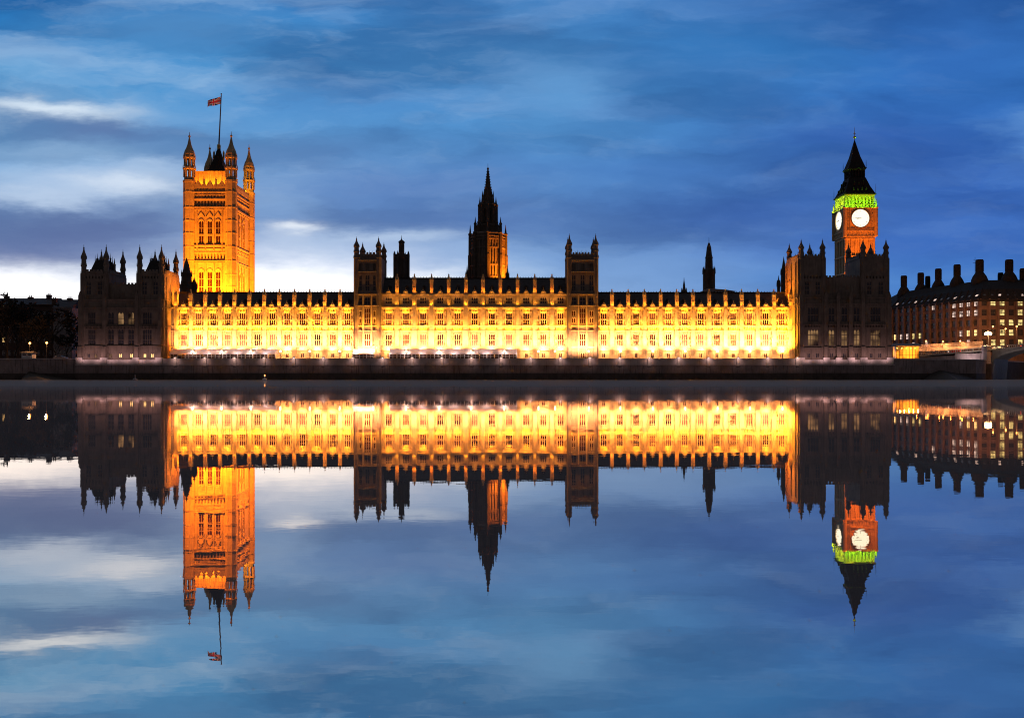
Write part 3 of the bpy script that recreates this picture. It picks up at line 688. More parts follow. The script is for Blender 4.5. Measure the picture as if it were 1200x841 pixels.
    for i in range(12): c.box(xa+.3+i*(xb-xa-.6)/11-.25, xa+.3+i*(xb-xa-.6)/11+.25, f-.29, f+.29, zp+.6, zp+1.3)
    for i in range(3):
        x = xa + (xb-xa)*(i+.5)/3; c.prism([(x-1.5, zp+.61), (x+1.5, zp+.61), (x, zp+3.0)], 'y', f-.25, f+.2); c.lathe(x, f, [(.16, zp+2.6), (.12, zp+3.6), (.01, zp+4.6)], 4)
    for i in range(4):
        x = xa + (xb-xa)*i/3; c.lathe(x, f, [(.42, zp+.5), (.38, zp+2.6), (.5, zp+2.8), (.2, zp+3.4), (.02, zp+5.0)], 6)
    for x, s in ((xl-.4, -1), (xr+.4, 1)):
        M = side(x, s); k = parapet_mb(M, *((D1+1.5, D2-1.5) if s > 0 else (-D2+1.5, -D1-1.5)), zt, zp+2.2, -.3, .5, 1.6); off = len(c.v); c.v += k.v; c.f += [tuple(i+off for i in q) for q in k.f]; c.mi += k.mi
    c.build('parapet', STONE, t)
    c = MB(); c.box(X(229,D1+5), X(264.5,D1+5), D1+5, D2-4, zt-.3, Z(201.6, D1+5))
    for i in range(9):
        x = X(229,D1+5) + (X(264.5,D1+5)-X(229,D1+5))*i/8; c.box(x-.2, x+.2, D1+4.8, D1+5.1, zt-.29, Z(202.4, D1+5))
    c.box(X(228.6,D1+5), X(265,D1+5), D1+4.7, D2-3.8, Z(201.6,D1+5), Z(200.6,D1+5))
    c.build('attic', STONE, t)
    c = MB(); xm = X(256.5, yc); z0 = Z(202, yc); z1 = Z(174, yc)
    c.frus(xm, yc, z0, Z(186,yc), 3.2, 4.0, 1.4, 1.6); c.frus(xm, yc, Z(186,yc), z1, 1.4, 1.6, .4, .4)
    for sx in (-1, 1):
        for k in range(7):
            a = k/6; x = xm + sx*(3.2*(1-a)+.45*a); c.lathe(x, yc-3.8*(1-a)-.3*a, [(.16, z0+(z1-z0)*a-.3), (.13, z0+(z1-z0)*a+.9), (.01, z0+(z1-z0)*a+1.9)], 4)
    c.build('flagpole_base', IRON, t)
    c = MB(); c.lathe(xm, yc, [(.65, z1-.4), (.8, z1+.5), (.75, z1+1.4), (.3, z1+1.8)], 8)
    for q in (-1, 1): c.lathe(xm+q*2.0, yc, [(.3, Z(188,yc)), (.42, Z(183,yc)), (.42, Z(179,yc)), (.08, Z(176.5,yc))], 6)
    c.build('gilded_crown', GOLD, t)
    xt = X(259.3, yc); zt2 = Z(111.4, yc)
    c = MB(); c.tube([(xm, yc, z1+1), (xt, yc, zt2)], [.32, .2], 8); c.lathe(xt, yc, [(.05, zt2), (.3, zt2+.2), (.3, zt2+.5), (.04, zt2+.7)], 8); c.build('flagpole', BLACKP, t)
    return xm, xt, yc, z1, zt2
xm, xt, yc, z1, zt2 = flagtower()
# union flag streaming from the pole
def flag():
    w, h = 5.5, 3.0; nx, ny = 46, 26
    mats = [mat('flag_blue', (.03,.035,.16), (.025,.03,.13), .9), mat('flag_white', (.62,.58,.6), (.55,.52,.55), .9), mat('flag_red', (.62,.04,.07), (.55,.035,.06), .9)]
    b = MB()
    def col_at(s, q):
        x, y = s*2-1, q*2-1; X_, Y_ = x*2, y      # flag 2:1 units
        if abs(X_) < .2 or abs(Y_) < .2: return 2
        if abs(X_) < .34 or abs(Y_) < .34: return 1
        d1, d2 = (X_/2 - Y_), (X_/2 + Y_)
        for d in (d1, d2):
            if abs(d) < .11: return 2
            if abs(d) < .3: return 1
        return 0
    def pt(i, j):
        s, q = i/nx, j/ny
        return (-s*w, .55*math.sin(s*7+q*1.2)*s**.6, (q-1)*h*(1-.10*s) - s*1.7 + .25*math.sin(s*8+1)*s)
    vs = [pt(i, j) for j in range(ny+1) for i in range(nx+1)]
    for j in range(ny):
        for i in range(nx):
            b.add([vs[j*(nx+1)+i], vs[j*(nx+1)+i+1], vs[(j+1)*(nx+1)+i+1], vs[(j+1)*(nx+1)+i]], [(0,1,2,3)], col_at((i+.5)/nx, (j+.5)/ny))
    me = b.mesh('flag', mats, smooth=True)
    o = link('flag', me, None, (xt - .25 - (xt-xm)*.06, yc, zt2-.7)); finish(o, 'red white and blue flag streaming from the pole on the square tower', 'flag')
    sd = o.modifiers.new('cloth', 'SOLIDIFY'); sd.thickness = .03
    spot((xt-3, yc-8, Z(198,yc)), (xt-3, yc, zt2-2), 16000, (1,.8,.7), 30, .5)
flag()

# ------------------------------------------------------------------ octagonal central tower with spire
def central():
    D = 356.0; cx = X(571.8, D); k = D/F
    t = thing('central_tower', (cx, D, LZ), 'octagonal gothic tower with a tall tapering spire rising behind the centre block', 'tower')
    z = lambda v: Z(v, D)
    r1 = 20.0*k; b = MB()
    b.lathe(cx, D, [(r1, LZ), (r1, z(277)), (r1*1.04, z(276.4)), (r1*1.04, z(274.8)), (r1*.9, z(274)), (r1*.8, z(273))], 8, rot=0)
    for i in range(8):       # tall recessed two-light openings in every face, as framed panels
        a = math.pi/8 + i*math.pi/4; M = Matrix.Translation((cx, D, 0)) @ Matrix.Rotation(a + math.pi/2, 4, 'Z'); m = MB(M); ap = r1*math.cos(math.pi/8)
        for q in (-1.65, -.55, .55, 1.65): m.box(q-.16, q+.16, -ap-.35, -ap+.02, z(345), z(282))
        for v in (282, 292, 312, 326, 279): m.box(-2.2, 2.2, -ap-.42, -ap+.02, z(v)-.25, z(v)+.25)
        off = len(b.v); b.v += m.v; b.f += [tuple(j+off for j in q) for q in m.f]; b.mi += m.mi
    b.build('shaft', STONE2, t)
    for i in range(8):
        a = i*math.pi/4; x, y = cx + (r1+.25)*math.cos(a), D + (r1+.25)*math.sin(a)
        c = MB(); c.lathe(x, y, [(1.0, LZ), (1.0, z(300)), (.8, z(299)), (.75, z(276)), (.9, z(275.4)), (.9, z(274.4)), (.45, z(273)), (.06, z(263.5))], 6)
        x2, y2 = cx + r1*.74*math.cos(a), D + r1*.74*math.sin(a)
        c.lathe(x2, y2, [(.7, z(275)), (.6, z(263)), (.75, z(262.4)), (.35, z(260.5)), (.04, z(254))], 6)
        # flying strut up to the lantern
        c.tube([(x2, y2, z(268)), (cx + r1*.5*math.cos(a), D + r1*.5*math.sin(a), z(261))], [.35, .3], 5)
        c.build('buttress', DARKSTONE, t)
    c = MB(); r2 = 14.6*k; c.lathe(cx, D, [(r2, z(275)), (r2, z(266)), (r2*1.05, z(265.5)), (r2*.9, z(264))], 8, rot=0)
    r3 = 9.4*k
    for i in range(8):       # open lantern: eight piers, sky between
        a = i*math.pi/4; c.lathe(cx + r3*math.cos(a), D + r3*math.sin(a), [(.9, z(265)), (.85, z(242)), (1.0, z(241)), (.4, z(238)), (.05, z(230.5))], 6)
    c.lathe(cx, D, [(r3*.5, z(265)), (r3*.5, z(243))], 8, rot=0)
    c.lathe(cx, D, [(r3*.95, z(265)), (r3*.95, z(259))], 8, rot=0); c.lathe(cx, D, [(r3*1.0, z(246)), (r3*1.0, z(241)), (r3*.8, z(240))], 8, rot=0)
    c.build('lantern', DARKSTONE, t)
    c = MB(); r4 = 6.6*k
    c.lathe(cx, D, [(r4*1.15, z(241)), (r4*1.1, z(233)), (r4*.85, z(229)), (r4*.62, z(222)), (r4*.62, z(219.5)), (r4*.5, z(219)), (r4*.3, z(208)), (r4*.13, z(198.5)), (r4*.2, z(198)), (r4*.2, z(197)), (.1, z(196.4)), (.05, z(191.5))], 8, rot=0)
    for i in range(8):
        a = i*math.pi/4
        c.lathe(cx + r4*.95*math.cos(a), D + r4*.95*math.sin(a), [(.34, z(235)), (.3, z(229)), (.03, z(223.5))], 5)
        for j in range(9):
            v = 226 - j*3; rr = r4*(.72 - .58*(j/9)); c.lathe(cx + rr*math.cos(a), D + rr*math.sin(a), [(.06, z(v)), (.2, z(v-.6)), (.03, z(v-1.3))], 4)
    c.build('spire', DARKSTONE, t)
    spot((cx+10, D-9, 31), (cx+5.5, D-3, 45), 150000, TOWL, 75, .8); spot((cx+15, D+1, 31), (cx+6, D, 43), 150000, TOWL, 80, .8)
central()

# ------------------------------------------------------------------ clock tower
def clocktower():
    D1 = 360.0; xl, xr = X(990, D1), X(1026.3, D1); w = xr-xl; xc = (xl+xr)/2; yc = D1 + w/2; h = w/2
    t = thing('clock_tower', (xc, yc, LZ), 'tall square clock tower with glowing dials, green lit belfry and dark spire', 'clock tower')
    z = lambda v: Z(v, D1)
    b = MB(); sh = h*.93
    zs = z(279)
    b.box(xc-sh, xc+sh, yc-sh, yc+sh, LZ, zs)
    for i in range(4):
        m = MB(Matrix.Translation((xc, yc, 0)) @ Matrix.Rotation(i*math.pi/2, 4, 'Z'))
        for q in (-.98, -.9, -.62, -.31, 0, .31, .62, .9, .98): m.box(q*sh-.22, q*sh+.22, -sh-.3, -sh+.02, LZ, zs-.02)
        for q in (-.76, -.46, -.155, .155, .46, .76): m.box(q*sh-.08, q*sh+.08, -sh-.14, -sh+.02, LZ, zs-.03)
        for v in (279.5, 300, 320, 340): m.box(-sh, sh, -sh-.42, -sh+.01, z(v)-.25, z(v)+.25)
        # narrow lights
        off = len(b.v); b.v += m.v; b.f += [tuple(j+off for j in f) for f in m.f]; b.mi += m.mi
    b.build('shaft', STONE, t)
    c = MB(); c.frus(xc, yc, zs, z(277), sh, sh, h, h); c.box(xc-h, xc+h, yc-h, yc+h, z(277), z(243.6))
    for i in range(4):
        m = MB(Matrix.Translation((xc, yc, 0)) @ Matrix.Rotation(i*math.pi/2, 4, 'Z'))
        for v, pr, hh in ((277,.25,.4), (270.3,.3,.5), (268.4,.2,.25), (243.8,.3,.4)): m.box(-h-pr, h+pr, -h-pr, -h+.02, z(v)-hh/2, z(v)+hh/2)
        for k in range(9): m.box(-h+.5+k*(w-1)/8-.18, -h+.5+k*(w-1)/8+.18, -h-.2, -h+.02, z(276), z(271.2))
        for k in range(8): m.prism([(-h+1.05+k*(w-1)/8-.4, z(275.5)), (-h+1.05+k*(w-1)/8+.4, z(275.5)), (-h+1.05+k*(w-1)/8, z(272))], 'y', -h-.1, -h+.02)
        for q in (-1, 1):
            m.box(q*h-.5 if q > 0 else -h, h if q > 0 else -h+.5, -h-.35, -h+.02, z(268), z(244.5))
            for k in range(5): m.box(q*(h-1.35)-.3, q*(h-1.35)+.3, -h-.12, -h+.02, z(266.5-k*4.4), z(263.4-k*4.4))
            m.box(q*(h-2.0)-.12, q*(h-2.0)+.12, -h-.25, -h+.02, z(268), z(244.5))
        off = len(c.v); c.v += m.v; c.f += [tuple(j+off for j in f) for f in m.f]; c.mi += m.mi
    for sx in (-1, 1):
        for sy in (-1, 1): c.lathe(xc+sx*(h+.05), yc+sy*(h+.05), [(.75, z(277)), (.75, z(244)), (.95, z(243.4)), (.5, z(241)), (.08, z(232))], 8)
    c.build('clock_stage', STONE, t)
    rd = 10.3*D1/F
    # dial prototype facing -y
    d = MB(); N = 48
    d.prism([(rd*math.cos(2*math.pi*i/N), rd*math.sin(2*math.pi*i/N)) for i in range(N)], 'y', -.12, .0)
    dm = d.mesh('clock_face', DIAL)
    d = MB()
    for i in range(N):
        a, e = 2*math.pi*i/N, 2*math.pi*(i+1)/N
        for r0, r1, y0, y1 in ((rd, rd+.38, -.3, .05),):
            d.add([(r0*math.cos(a),y0,r0*math.sin(a)),(r0*math.cos(e),y0,r0*math.sin(e)),(r1*math.cos(e),y0,r1*math.sin(e)),(r1*math.cos(a),y0,r1*math.sin(a)),
                   (r0*math.cos(a),y1,r0*math.sin(a)),(r0*math.cos(e),y1,r0*math.sin(e)),(r1*math.cos(e),y1,r1*math.sin(e)),(r1*math.cos(a),y1,r1*math.sin(a))], [(0,1,2,3),(0,4,5,1),(3,2,6,7)])
    rim = d.mesh('dial_rim', GOLD)
    d = MB()
    rom = ['XII','I','II','III','IIII','V','VI','VII','VIII','IX','X','XI']
    for kk, s in enumerate(rom):      # numerals as strokes standing radially
        ang = math.pi/2 - kk*math.pi/6; M = Matrix.Rotation(-(ang-math.pi/2), 4, 'Y'); q = MB(M); wd = {'I': .11, 'V': .24, 'X': .24}; tot = sum(wd[ch] for ch in s); x = -tot/2
        for ch in s:
            c_ = x + wd[ch]/2; y0, y1 = rd*.74, rd*.88
            if ch == 'I': q.box(c_-.018, c_+.018, -.15, -.121, y0, y1)
            else:
                st = [((c_-.09, y1), (c_, y0)), ((c_+.09, y1), (c_, y0))] if ch == 'V' else [((c_-.09, y1), (c_+.09, y0)), ((c_+.09, y1), (c_-.09, y0))]
                for j, (p0, p1) in enumerate(st): q.prism([(p0[0]-.018,p0[1]),(p0[0]+.018,p0[1]),(p1[0]+.018,p1[1]),(p1[0]-.018,p1[1])], 'y', -.15-.002*j, -.121)
            x += wd[ch]
        off = len(d.v); d.v += q.v; d.f += [tuple(j+off for j in f) for f in q.f]; d.mi += q.mi
    for i in range(60):
        a = 2*math.pi*i/60; d.box(rd*.93*math.cos(a)-.02, rd*.93*math.cos(a)+.02, -.14, -.121, rd*.93*math.sin(a)-.02, rd*.93*math.sin(a)+.02)
    num = d.mesh('numerals', BLACKP)
    def hand_mesh(L, wd, ang):
        q = MB(Matrix.Rotation(R(ang), 4, 'Y')); q.prism([(-wd,-L*.18),(wd,-L*.18),(wd*.8,L*.7),(0,L),(-wd*.8,L*.7)], 'y', -.24, -.18); return q.mesh('hand', BLACKP)
    hm, mm = hand_mesh(rd*.5, .12, 262), hand_mesh(rd*.8, .07, 276)   # about a quarter to seven
    for i in range(4):
        M = Matrix.Translation((xc, yc, 0)) @ Matrix.Rotation(i*math.pi/2, 4, 'Z')
        at = M @ Vector((0, -h-.02, z(255.8))); f = link('clock_face', dm, t, at, i*math.pi/2)
        for nm, me in (('dial_rim', rim), ('numerals', num), ('hand', hm), ('hand', mm)):
            o = link(nm, me, None); o.parent = f; o.location = (0, -.05 if me is mm else 0, 0)
    # belfry arcade, lit green
    c = MB(); bh = h*.95; c.box(xc-h*.8, xc+h*.8, yc-h*.8, yc+h*.8, z(243.5), z(229))
    c.box(xc-bh, xc+bh, yc-bh, yc+bh, z(229.6), z(228)); c.box(xc-bh, xc+bh, yc-bh, yc+bh, z(243.5), z(241.8))
    for i in range(4):
        m = MB(Matrix.Translation((xc, yc, 0)) @ Matrix.Rotation(i*math.pi/2, 4, 'Z'))
        for k in range(9):
            q = -bh+.3+k*(2*bh-.6)/8; m.box(q-.26, q+.26, -bh, -bh+.5, z(241.9), z(229.5))
            if k < 8:
                s_ = (2*bh-.6)/8; m.prism([(q+.26, z(229.6)), (q+.26, z(232.2)), (q+s_/2, z(229.7))], 'y', -bh+.04, -bh+.4); m.prism([(q+s_-.26, z(229.6)), (q+s_/2, z(229.7)), (q+s_-.26, z(232.2))], 'y', -bh+.042, -bh+.39)
        off = len(c.v); c.v += m.v; c.f += [tuple(j+off for j in f) for f in m.f]; c.mi += m.mi
    c.build('belfry', STONE, t)
    c = MB()
    for i in range(4):
        m = MB(Matrix.Translation((xc, yc, 0)) @ Matrix.Rotation(i*math.pi/2, 4, 'Z')); n = 16
        for k in range(n): m.box(-h+k*w/(n-1)-.04, -h+k*w/(n-1)+.04, -h-.4, -h-.32, z(243.2), z(240.6))
        m.box(-h-.36, h+.36, -h-.4, -h-.32, z(240.6), z(240.2)); off = len(c.v); c.v += m.v; c.f += [tuple(j+off for j in f) for f in m.f]; c.mi += m.mi
    c.build('gallery_railing', GOLD, t)
    a = h
    c = MB(); c.frus(xc, yc, z(228), z(226.6), a*1.03, a*1.03, a*1.03, a*1.03); c.frus(xc, yc, z(226.6), z(217), a*.99, a*.99, a*.74, a*.74); c.frus(xc, yc, z(217), z(207.6), a*.74, a*.74, a*.56, a*.56)
    for i in range(4):
        m = MB(Matrix.Translation((xc, yc, 0)) @ Matrix.Rotation(i*math.pi/2, 4, 'Z'))
        for row, (v, hw, n) in enumerate(((223.5, .9, 4), (216, .73, 3))):
            for k in range(n):
                q = (-.6+1.2*(k+.5)/n)*a*hw; m.prism([(q-.4, z(v)), (q+.4, z(v)), (q, z(v-5))], 'y', -a*hw-.35, -a*hw*.7)
        off = len(c.v); c.v += m.v; c.f += [tuple(j+off for j in f) for f in m.f]; c.mi += m.mi
    for sx in (-1, 1):
        for sy in (-1, 1): c.lathe(xc+sx*a, yc+sy*a, [(.1, z(228)), (.08, z(220)), (.02, z(215))], 5)
    c.build('lower_roof', IRON, t)
    c = MB(); lh = a*.5
    c.box(xc-lh*.7, xc+lh*.7, yc-lh*.7, yc+lh*.7, z(207.6), z(196)); c.box(xc-lh*1.1, xc+lh*1.1, yc-lh*1.1, yc+lh*1.1, z(207.6), z(206.4)); c.box(xc-lh*1.08, xc+lh*1.08, yc-lh*1.08, yc+lh*1.08, z(196.8), z(195.4))
    for i in range(4):
        m = MB(Matrix.Translation((xc, yc, 0)) @ Matrix.Rotation(i*math.pi/2, 4, 'Z'))
        for k in range(6): q = -lh+.15+k*(2*lh-.3)/5; m.box(q-.16, q+.16, -lh, -lh+.35, z(206.5), z(196.7))
        off = len(c.v); c.v += m.v; c.f += [tuple(j+off for j in f) for f in m.f]; c.mi += m.mi
    c.build('lantern', IRON, t)
    c = MB(); c.frus(xc, yc, z(195.4), z(194), lh*1.18, lh*1.18, lh*1.12, lh*1.12); c.frus(xc, yc, z(194), z(180), lh*1.06, lh*1.06, lh*.55, lh*.55); c.frus(xc, yc, z(180), z(160), lh*.55, lh*.55, .12, .12)
    for sx in (-1, 1):
        for sy in (-1, 1): c.lathe(xc+sx*lh*1.1, yc+sy*lh*1.1, [(.12, z(195)), (.1, z(189)), (.02, z(185))], 5)
    c.build('spire', IRON, t)
    c = MB(); c.lathe(xc, yc, [(.14, z(160.5)), (.14, z(158)), (.55, z(157.2)), (.6, z(155.6)), (.14, z(154.8)), (.1, z(151)), (.3, z(150.6)), (.1, z(150)), (.03, z(144))], 8); c.box(xc-.5, xc+.5, yc-.05, yc+.05, z(152.6), z(152)); c.build('finial', GOLD, t)
    # green lamps on the gallery, red-gold floods from below
    for i in range(4):
        M = Matrix.Translation((xc, yc, 0)) @ Matrix.Rotation(i*math.pi/2, 4, 'Z')
        for q in (-.85, -.5, -.17, .17, .5, .85):
            spot(M @ Vector((q*h, -h-2.2, z(243)-.6)), M @ Vector((q*h, -h*.9, z(232))), 1700, (GRN if i != 3 else (.5, 1, .02)), 100, .8, .15)
    for q in (-5, 0, 5): spot((xc+q, D1-9, 24), (xc+q*.8, D1, 53), 75000, RED, 62, .9)
    spot((xc, D1-20, 29), (xc, D1, 62), 32000, RED, 30, .9); 
clocktower()

# ------------------------------------------------------------------ smaller turrets behind the river front
def ventturret():
    D = 330.0; cx = X(470.6, D); k = D/F; z = lambda v: Z(v, D)
    t = thing('vent_turret', (cx, D, LZ), 'stout dark octagonal turret with narrow cap behind the four-turreted mid tower', 'turret')
    b = MB(); r = 8.4*k; b.lathe(cx, D, [(r, LZ), (r, z(305)), (r*1.18, z(301)), (r*1.18, z(298.6)), (r*.9, z(298.4))], 8)
    for i in range(8):
        a = math.pi/8+i*math.pi/4; b.lathe(cx+r*1.05*math.cos(a), D+r*1.05*math.sin(a), [(.35, z(330)), (.35, z(298)), (.03, z(294))], 5)
    b.build('shaft', DARKSTONE, t)
    c = MB(); r2 = 3.4*k; c.lathe(cx, D, [(r2*1.2, z(299)), (r2, z(296)), (r2, z(285)), (r2*1.15, z(284.5)), (r2*1.1, z(283)), (r2*.3, z(281)), (.12, z(279.6)), (.03, z(275.5))], 8); c.build('cap', DARKSTONE, t)
ventturret()
def steeple(name, label, u, D, vb, stages, m, cat='turret'):
    cx = X(u, D); k = D/F; t = thing(name, (cx, D, LZ), label, cat)
    b = MB(); z = lambda v: Z(v, D)
    sh, sp = stages
    b.lathe(cx, D, [(r*k, z(v)) for r, v in sh], 8)
    for (r, v) in sh[1:-1]:
        for i in range(8):
            a = math.pi/8+i*math.pi/4; b.lathe(cx+r*k*math.cos(a), D+r*k*math.sin(a), [(.22, z(v+4)), (.2, z(v)), (.02, z(v-4))], 4)
    b.build('shaft', m, t)
    c = MB(); c.lathe(cx, D, [(max(r*k,.03), z(v)) for r, v in sp], 8); c.build('spire', m, t); return t
steeple('roof_steeple', 'dark stepped steeple silhouetted against the floodlit flag tower', 218.6, 318, 350, ([(7.6,360), (7.4,334), (6.0,333), (5.6,320), (4.2,318.5)], [(4.2,318.6), (3.6,314), (2.4,309), (1.0,304.5), (.2,301.5)]), DARKSTONE)
steeple('roof_steeple', 'low dark roof turret beside the stepped steeple below the flag tower', 227.6, 319, 350, ([(3.4,360), (3.2,334), (2.6,332)], [(2.6,332.2), (1.4,328.5), (.2,325)]), DARKSTONE)
steeple('roof_steeple', 'tall slim dark spire standing alone above the wing near the clock tower', 830.8, 332, 345, ([(7.2,350), (7.2,317), (6.6,315.5), (4.6,315)], [(4.6,315.2), (4.2,303), (4.6,302.5), (3.6,299), (2.6,290), (1.2,285.5), (.3,284), (.15,278)]), DARKSTONE)
steeple('roof_steeple', 'small dark fleche on the roofs left of the slim lone spire', 801.6, 320, 345, ([(3.4,350), (3.0,341), (1.5,338.6)], [(1.5,338.8), (1.3,334), (.5,329), (.15,325)]), DARKSTONE)
steeple('roof_steeple', 'small dark turret close to the lit side of the clock tower pavilion', 912.4, 316, 345, ([(1.8,350), (1.8,332), (1.4,330.5)], [(1.4,330.8), (.7,327), (.1,322.5)]), DARKSTONE)
steeple('roof_steeple', 'dark pointed turret rising against the lit side of the clock tower pavilion', 918.4, 320, 345, ([(3.4,350), (3.2,318), (2.5,315.5)], [(2.5,315.8), (1.5,309), (.1,300.5)]), DARKSTONE)
for u, lb in ((547.4, 'thin dark spirelet at the left foot of the octagonal tower'), (594.6, 'thin dark spirelet at the right foot of the octagonal tower')):
    steeple('roof_steeple', lb, u, 340, 345, ([(2.2,350), (2.0,322), (1.6,320.5)], [(1.6,320.8), (.8,316), (.1,310)]), DARKSTONE)
t = thing('roof_tent', (X(838,318), 318, LZ), 'pale sheeted temporary roof at the foot of the slim lone spire', 'temporary roof')
b = MB(); b.prism([(X(822,318), Z(341.5,318)), (X(862,318), Z(341.5,318)), (X(850,318), Z(339.6,318)), (X(829,318), Z(338.0,318))], 'y', 317, 321); b.build('sheeting', STUCCO, t)
b = MB()
for u in (824, 836, 848, 860): b.box(X(u,318)-.1, X(u,318)+.1, 317.2, 317.4, LZ, Z(341,318))
b.build('scaffold', BLACKP, t)
# ------------------------------------------------------------------ terrace: marquees, lamps, floods
def marquee(label, ul, ur, dark=True):
    D = 288.3; x0, x1 = X(ul, D), X(ur, D); t = thing('terrace_marquee', ((x0+x1)/2, D, LZ), label, 'marquee')
    ze, zr = Z(414.2, D), Z(408.6, D+1.8)
    b = MB(); b.prism([(D-.25, ze-.12), (D-.25, ze+.12), (D+1.5, zr), (D+1.9, zr), (D+3.6, ze+.12), (D+3.6, ze-.12)], 'x', x0, x1)
    n = max(3, round((x1-x0)/2.35)); s = (x1-x0)/n
    for i in range(n): b.prism([(x0+s*i+.05, ze-.12), (x0+s*(i+1)-.05, ze-.12), (x0+s*(i+.75), ze-.2), (x0+s*(i+.5), ze-.26), (x0+s*(i+.25), ze-.2)], 'y', D-.24, D-.2)
    b.build('canopy', CANVAS, t)
    pm = pn = None
    for i in range(n+1):
        if pm is None: b = MB(); b.box(-.11, .11, -.1, .1, 0, ze-.12-LZ); pm = b.mesh('post', WHITEP)
        link('post', pm, t, (x0+.12+(x1-x0-.24)*i/n, D, LZ))
    for i in range(n):
        if pn is None:
            b = MB(); b.box(-s/2+.12, s/2-.12, -.02, .02, .02, ze-.3-LZ); pn = b.mesh('side_panel', PVC)
            b = MB(); b.box(-.05, .05, -.05, -.025, .02, ze-.3-LZ); b.box(-s/2+.12, s/2-.12, -.05, -.025, 1.9, 1.98); bar = b.mesh('glazing_bar', WHITEP)
        o = link('side_panel', pn, t, (x0+s*(i+.5), D+.1, LZ)); q = link('glazing_bar', bar, None); q.parent = o; q.location = (0,0,0)
marquee('long pale marquee on the terrace beside the left end pavilion', 199, 323)
marquee('pale marquee on the terrace below the spired octagonal tower', 456, 606)
marquee('short pale awning at the foot of the mid tower nearest the flag tower', 413, 438)
def globe(name, x, y, z0, z, label, lens, group, r=.28, cat='lamp', arms=0, post=None):
    t = thing(name, (x, y, z0), label, cat, group)
    b = MB(); b.lathe(x, y, [(.22, z0), (.2, z0+.4), (.08, z0+.6), (.065, z-.55), (.14, z-.5), (.05, z-.35)], 8)
    if arms: b.tube([(x-.7, y, z-.55), (x-.68, y, z-.75), (x, y, z-.95), (x+.68, y, z-.75), (x+.7, y, z-.55)], [.05]*5, 5)
    b.build('post', post or BLACKP, t)
    gm = MB(); gm.lathe(0, 0, [(.02,-r)] + [(r*math.cos(a), r*math.sin(a)) for a in [(-.9+.3*i) for i in range(7)]] + [(.02, r)], 10); me = gm.mesh('globe', lens, smooth=True)
    for q in ((0,) if not arms else (0, -.7, .7)):
        link('globe', me, t, (x+q, y, z if q == 0 else z-.28))
    return t
hot = [225.7, 259.6, 294, 328.5, 363, 398, 437.5, 476, 514.5, 552, 591, 631, 650.5, 690, 727, 765, 803, 841, 879, 917]
for i, u in enumerate(hot):
    if u in (514.5, 591, 765, 841, 294, 363): pass
    x = X(u, 287.8)
    globe('terrace_lamp', x, 287.8, LZ, Z(411.5, 287.8), 'globe lamp on a thin post glowing white on the palace terrace', LAMPW, 'glowing globe lamps along the palace terrace', .3)
    spot((x, 286.6, Z(411.5,287.2)), (x, 289.5, 8.8), 330, (1,.72,.66), 150, 1.0, .3); spot((x+4.8, 286.6, Z(411.5,287.0)), (x+4.8, 289.5, 8.8), 260, (1,.72,.66), 130, .9, .3)  # globe light, plus added fill between globes to even the canopies
POW = 1.0
def floods(us, base, mid, top, roofv=None):
    for u in us:
        x = X(u, FD); vr = PR.uniform(.72, 1.25); v2 = PR.uniform(.75, 1.22); v3 = PR.uniform(.6, 1.3)
        spot((x, FD-5.0, 10.3), (x, FD, 13.2), base*vr, PALEL, 108, .9, .3)
        spot((x, FD-1.3, 9.9), (x, FD, 9.0), 1500*vr, PALEL, 150, .8, .2); spot((x, FD-3.6, 6.2), (x, FD, 7.2), 900*vr, PALEL, 130, .8, .2)
        spot((x, FD-2.0, Z(387.6,FD)), (x, FD, Z(371,FD)), mid*v2, AMB, 150, .7, .12)
        spot((x, FD-1.25, Z(366.5,FD)), (x, FD-.1, Z(360,FD)), top*v3, AMB, 150, .5, .1)
floods(LW, 16000, 5200, 800); floods(CW, 15500, 4700, 700); floods(RW, 19000, 5600, 850)
for u in CW:      # faint lamps on the ledge of the third storey
    spot((X(u+10,FD), FD-1.5, Z(357.5,FD)), (X(u+10,FD), FD, Z(350,FD)), 220, AMB, 120, .6, .1)
for u in LP+RP:   # pinnacles are lit by added spots floating before the cornice
    pass
for u, p in ((420, 1), (440, 1), (670, 1.4), (695, 1.4)):
    spot((X(u,286.8), 287.0, 7.2), (X(u,290), 290, 24), 2500*p, TOWL, 90, .8)
for u in (421, 431, 441, 671, 682.6, 694):
    spot((X(u,285.6), 285.7, 9.9), (X(u,290), 290, 11.5), 11000, PALEL, 120, .9, .3); spot((X(u,287.6), 287.6, Z(388,288)), (X(u,290), 290, Z(371,290)), 3000, AMB, 95, .8, .12)
# returns of the two end pavilions
xr_ = X(191, 286); xl_ = X(935.6, 286)
for y in (289.5, 292): 
    spot((xr_+4.5, y, 7.5), (xr_, y+2, 20), 60000, TOWL, 110, .8)
    spot((xl_-4.0, y, 8.0), (xl_, y+2, 22), 45000, AMB, 110, .8)
spot((xl_-6, 296.5, 25), (xl_, 295, 31), 26000, TOWL, 110, .8); spot((xr_+6, 296.5, 25), (xr_, 295, 28), 26000, TOWL, 110, .8)
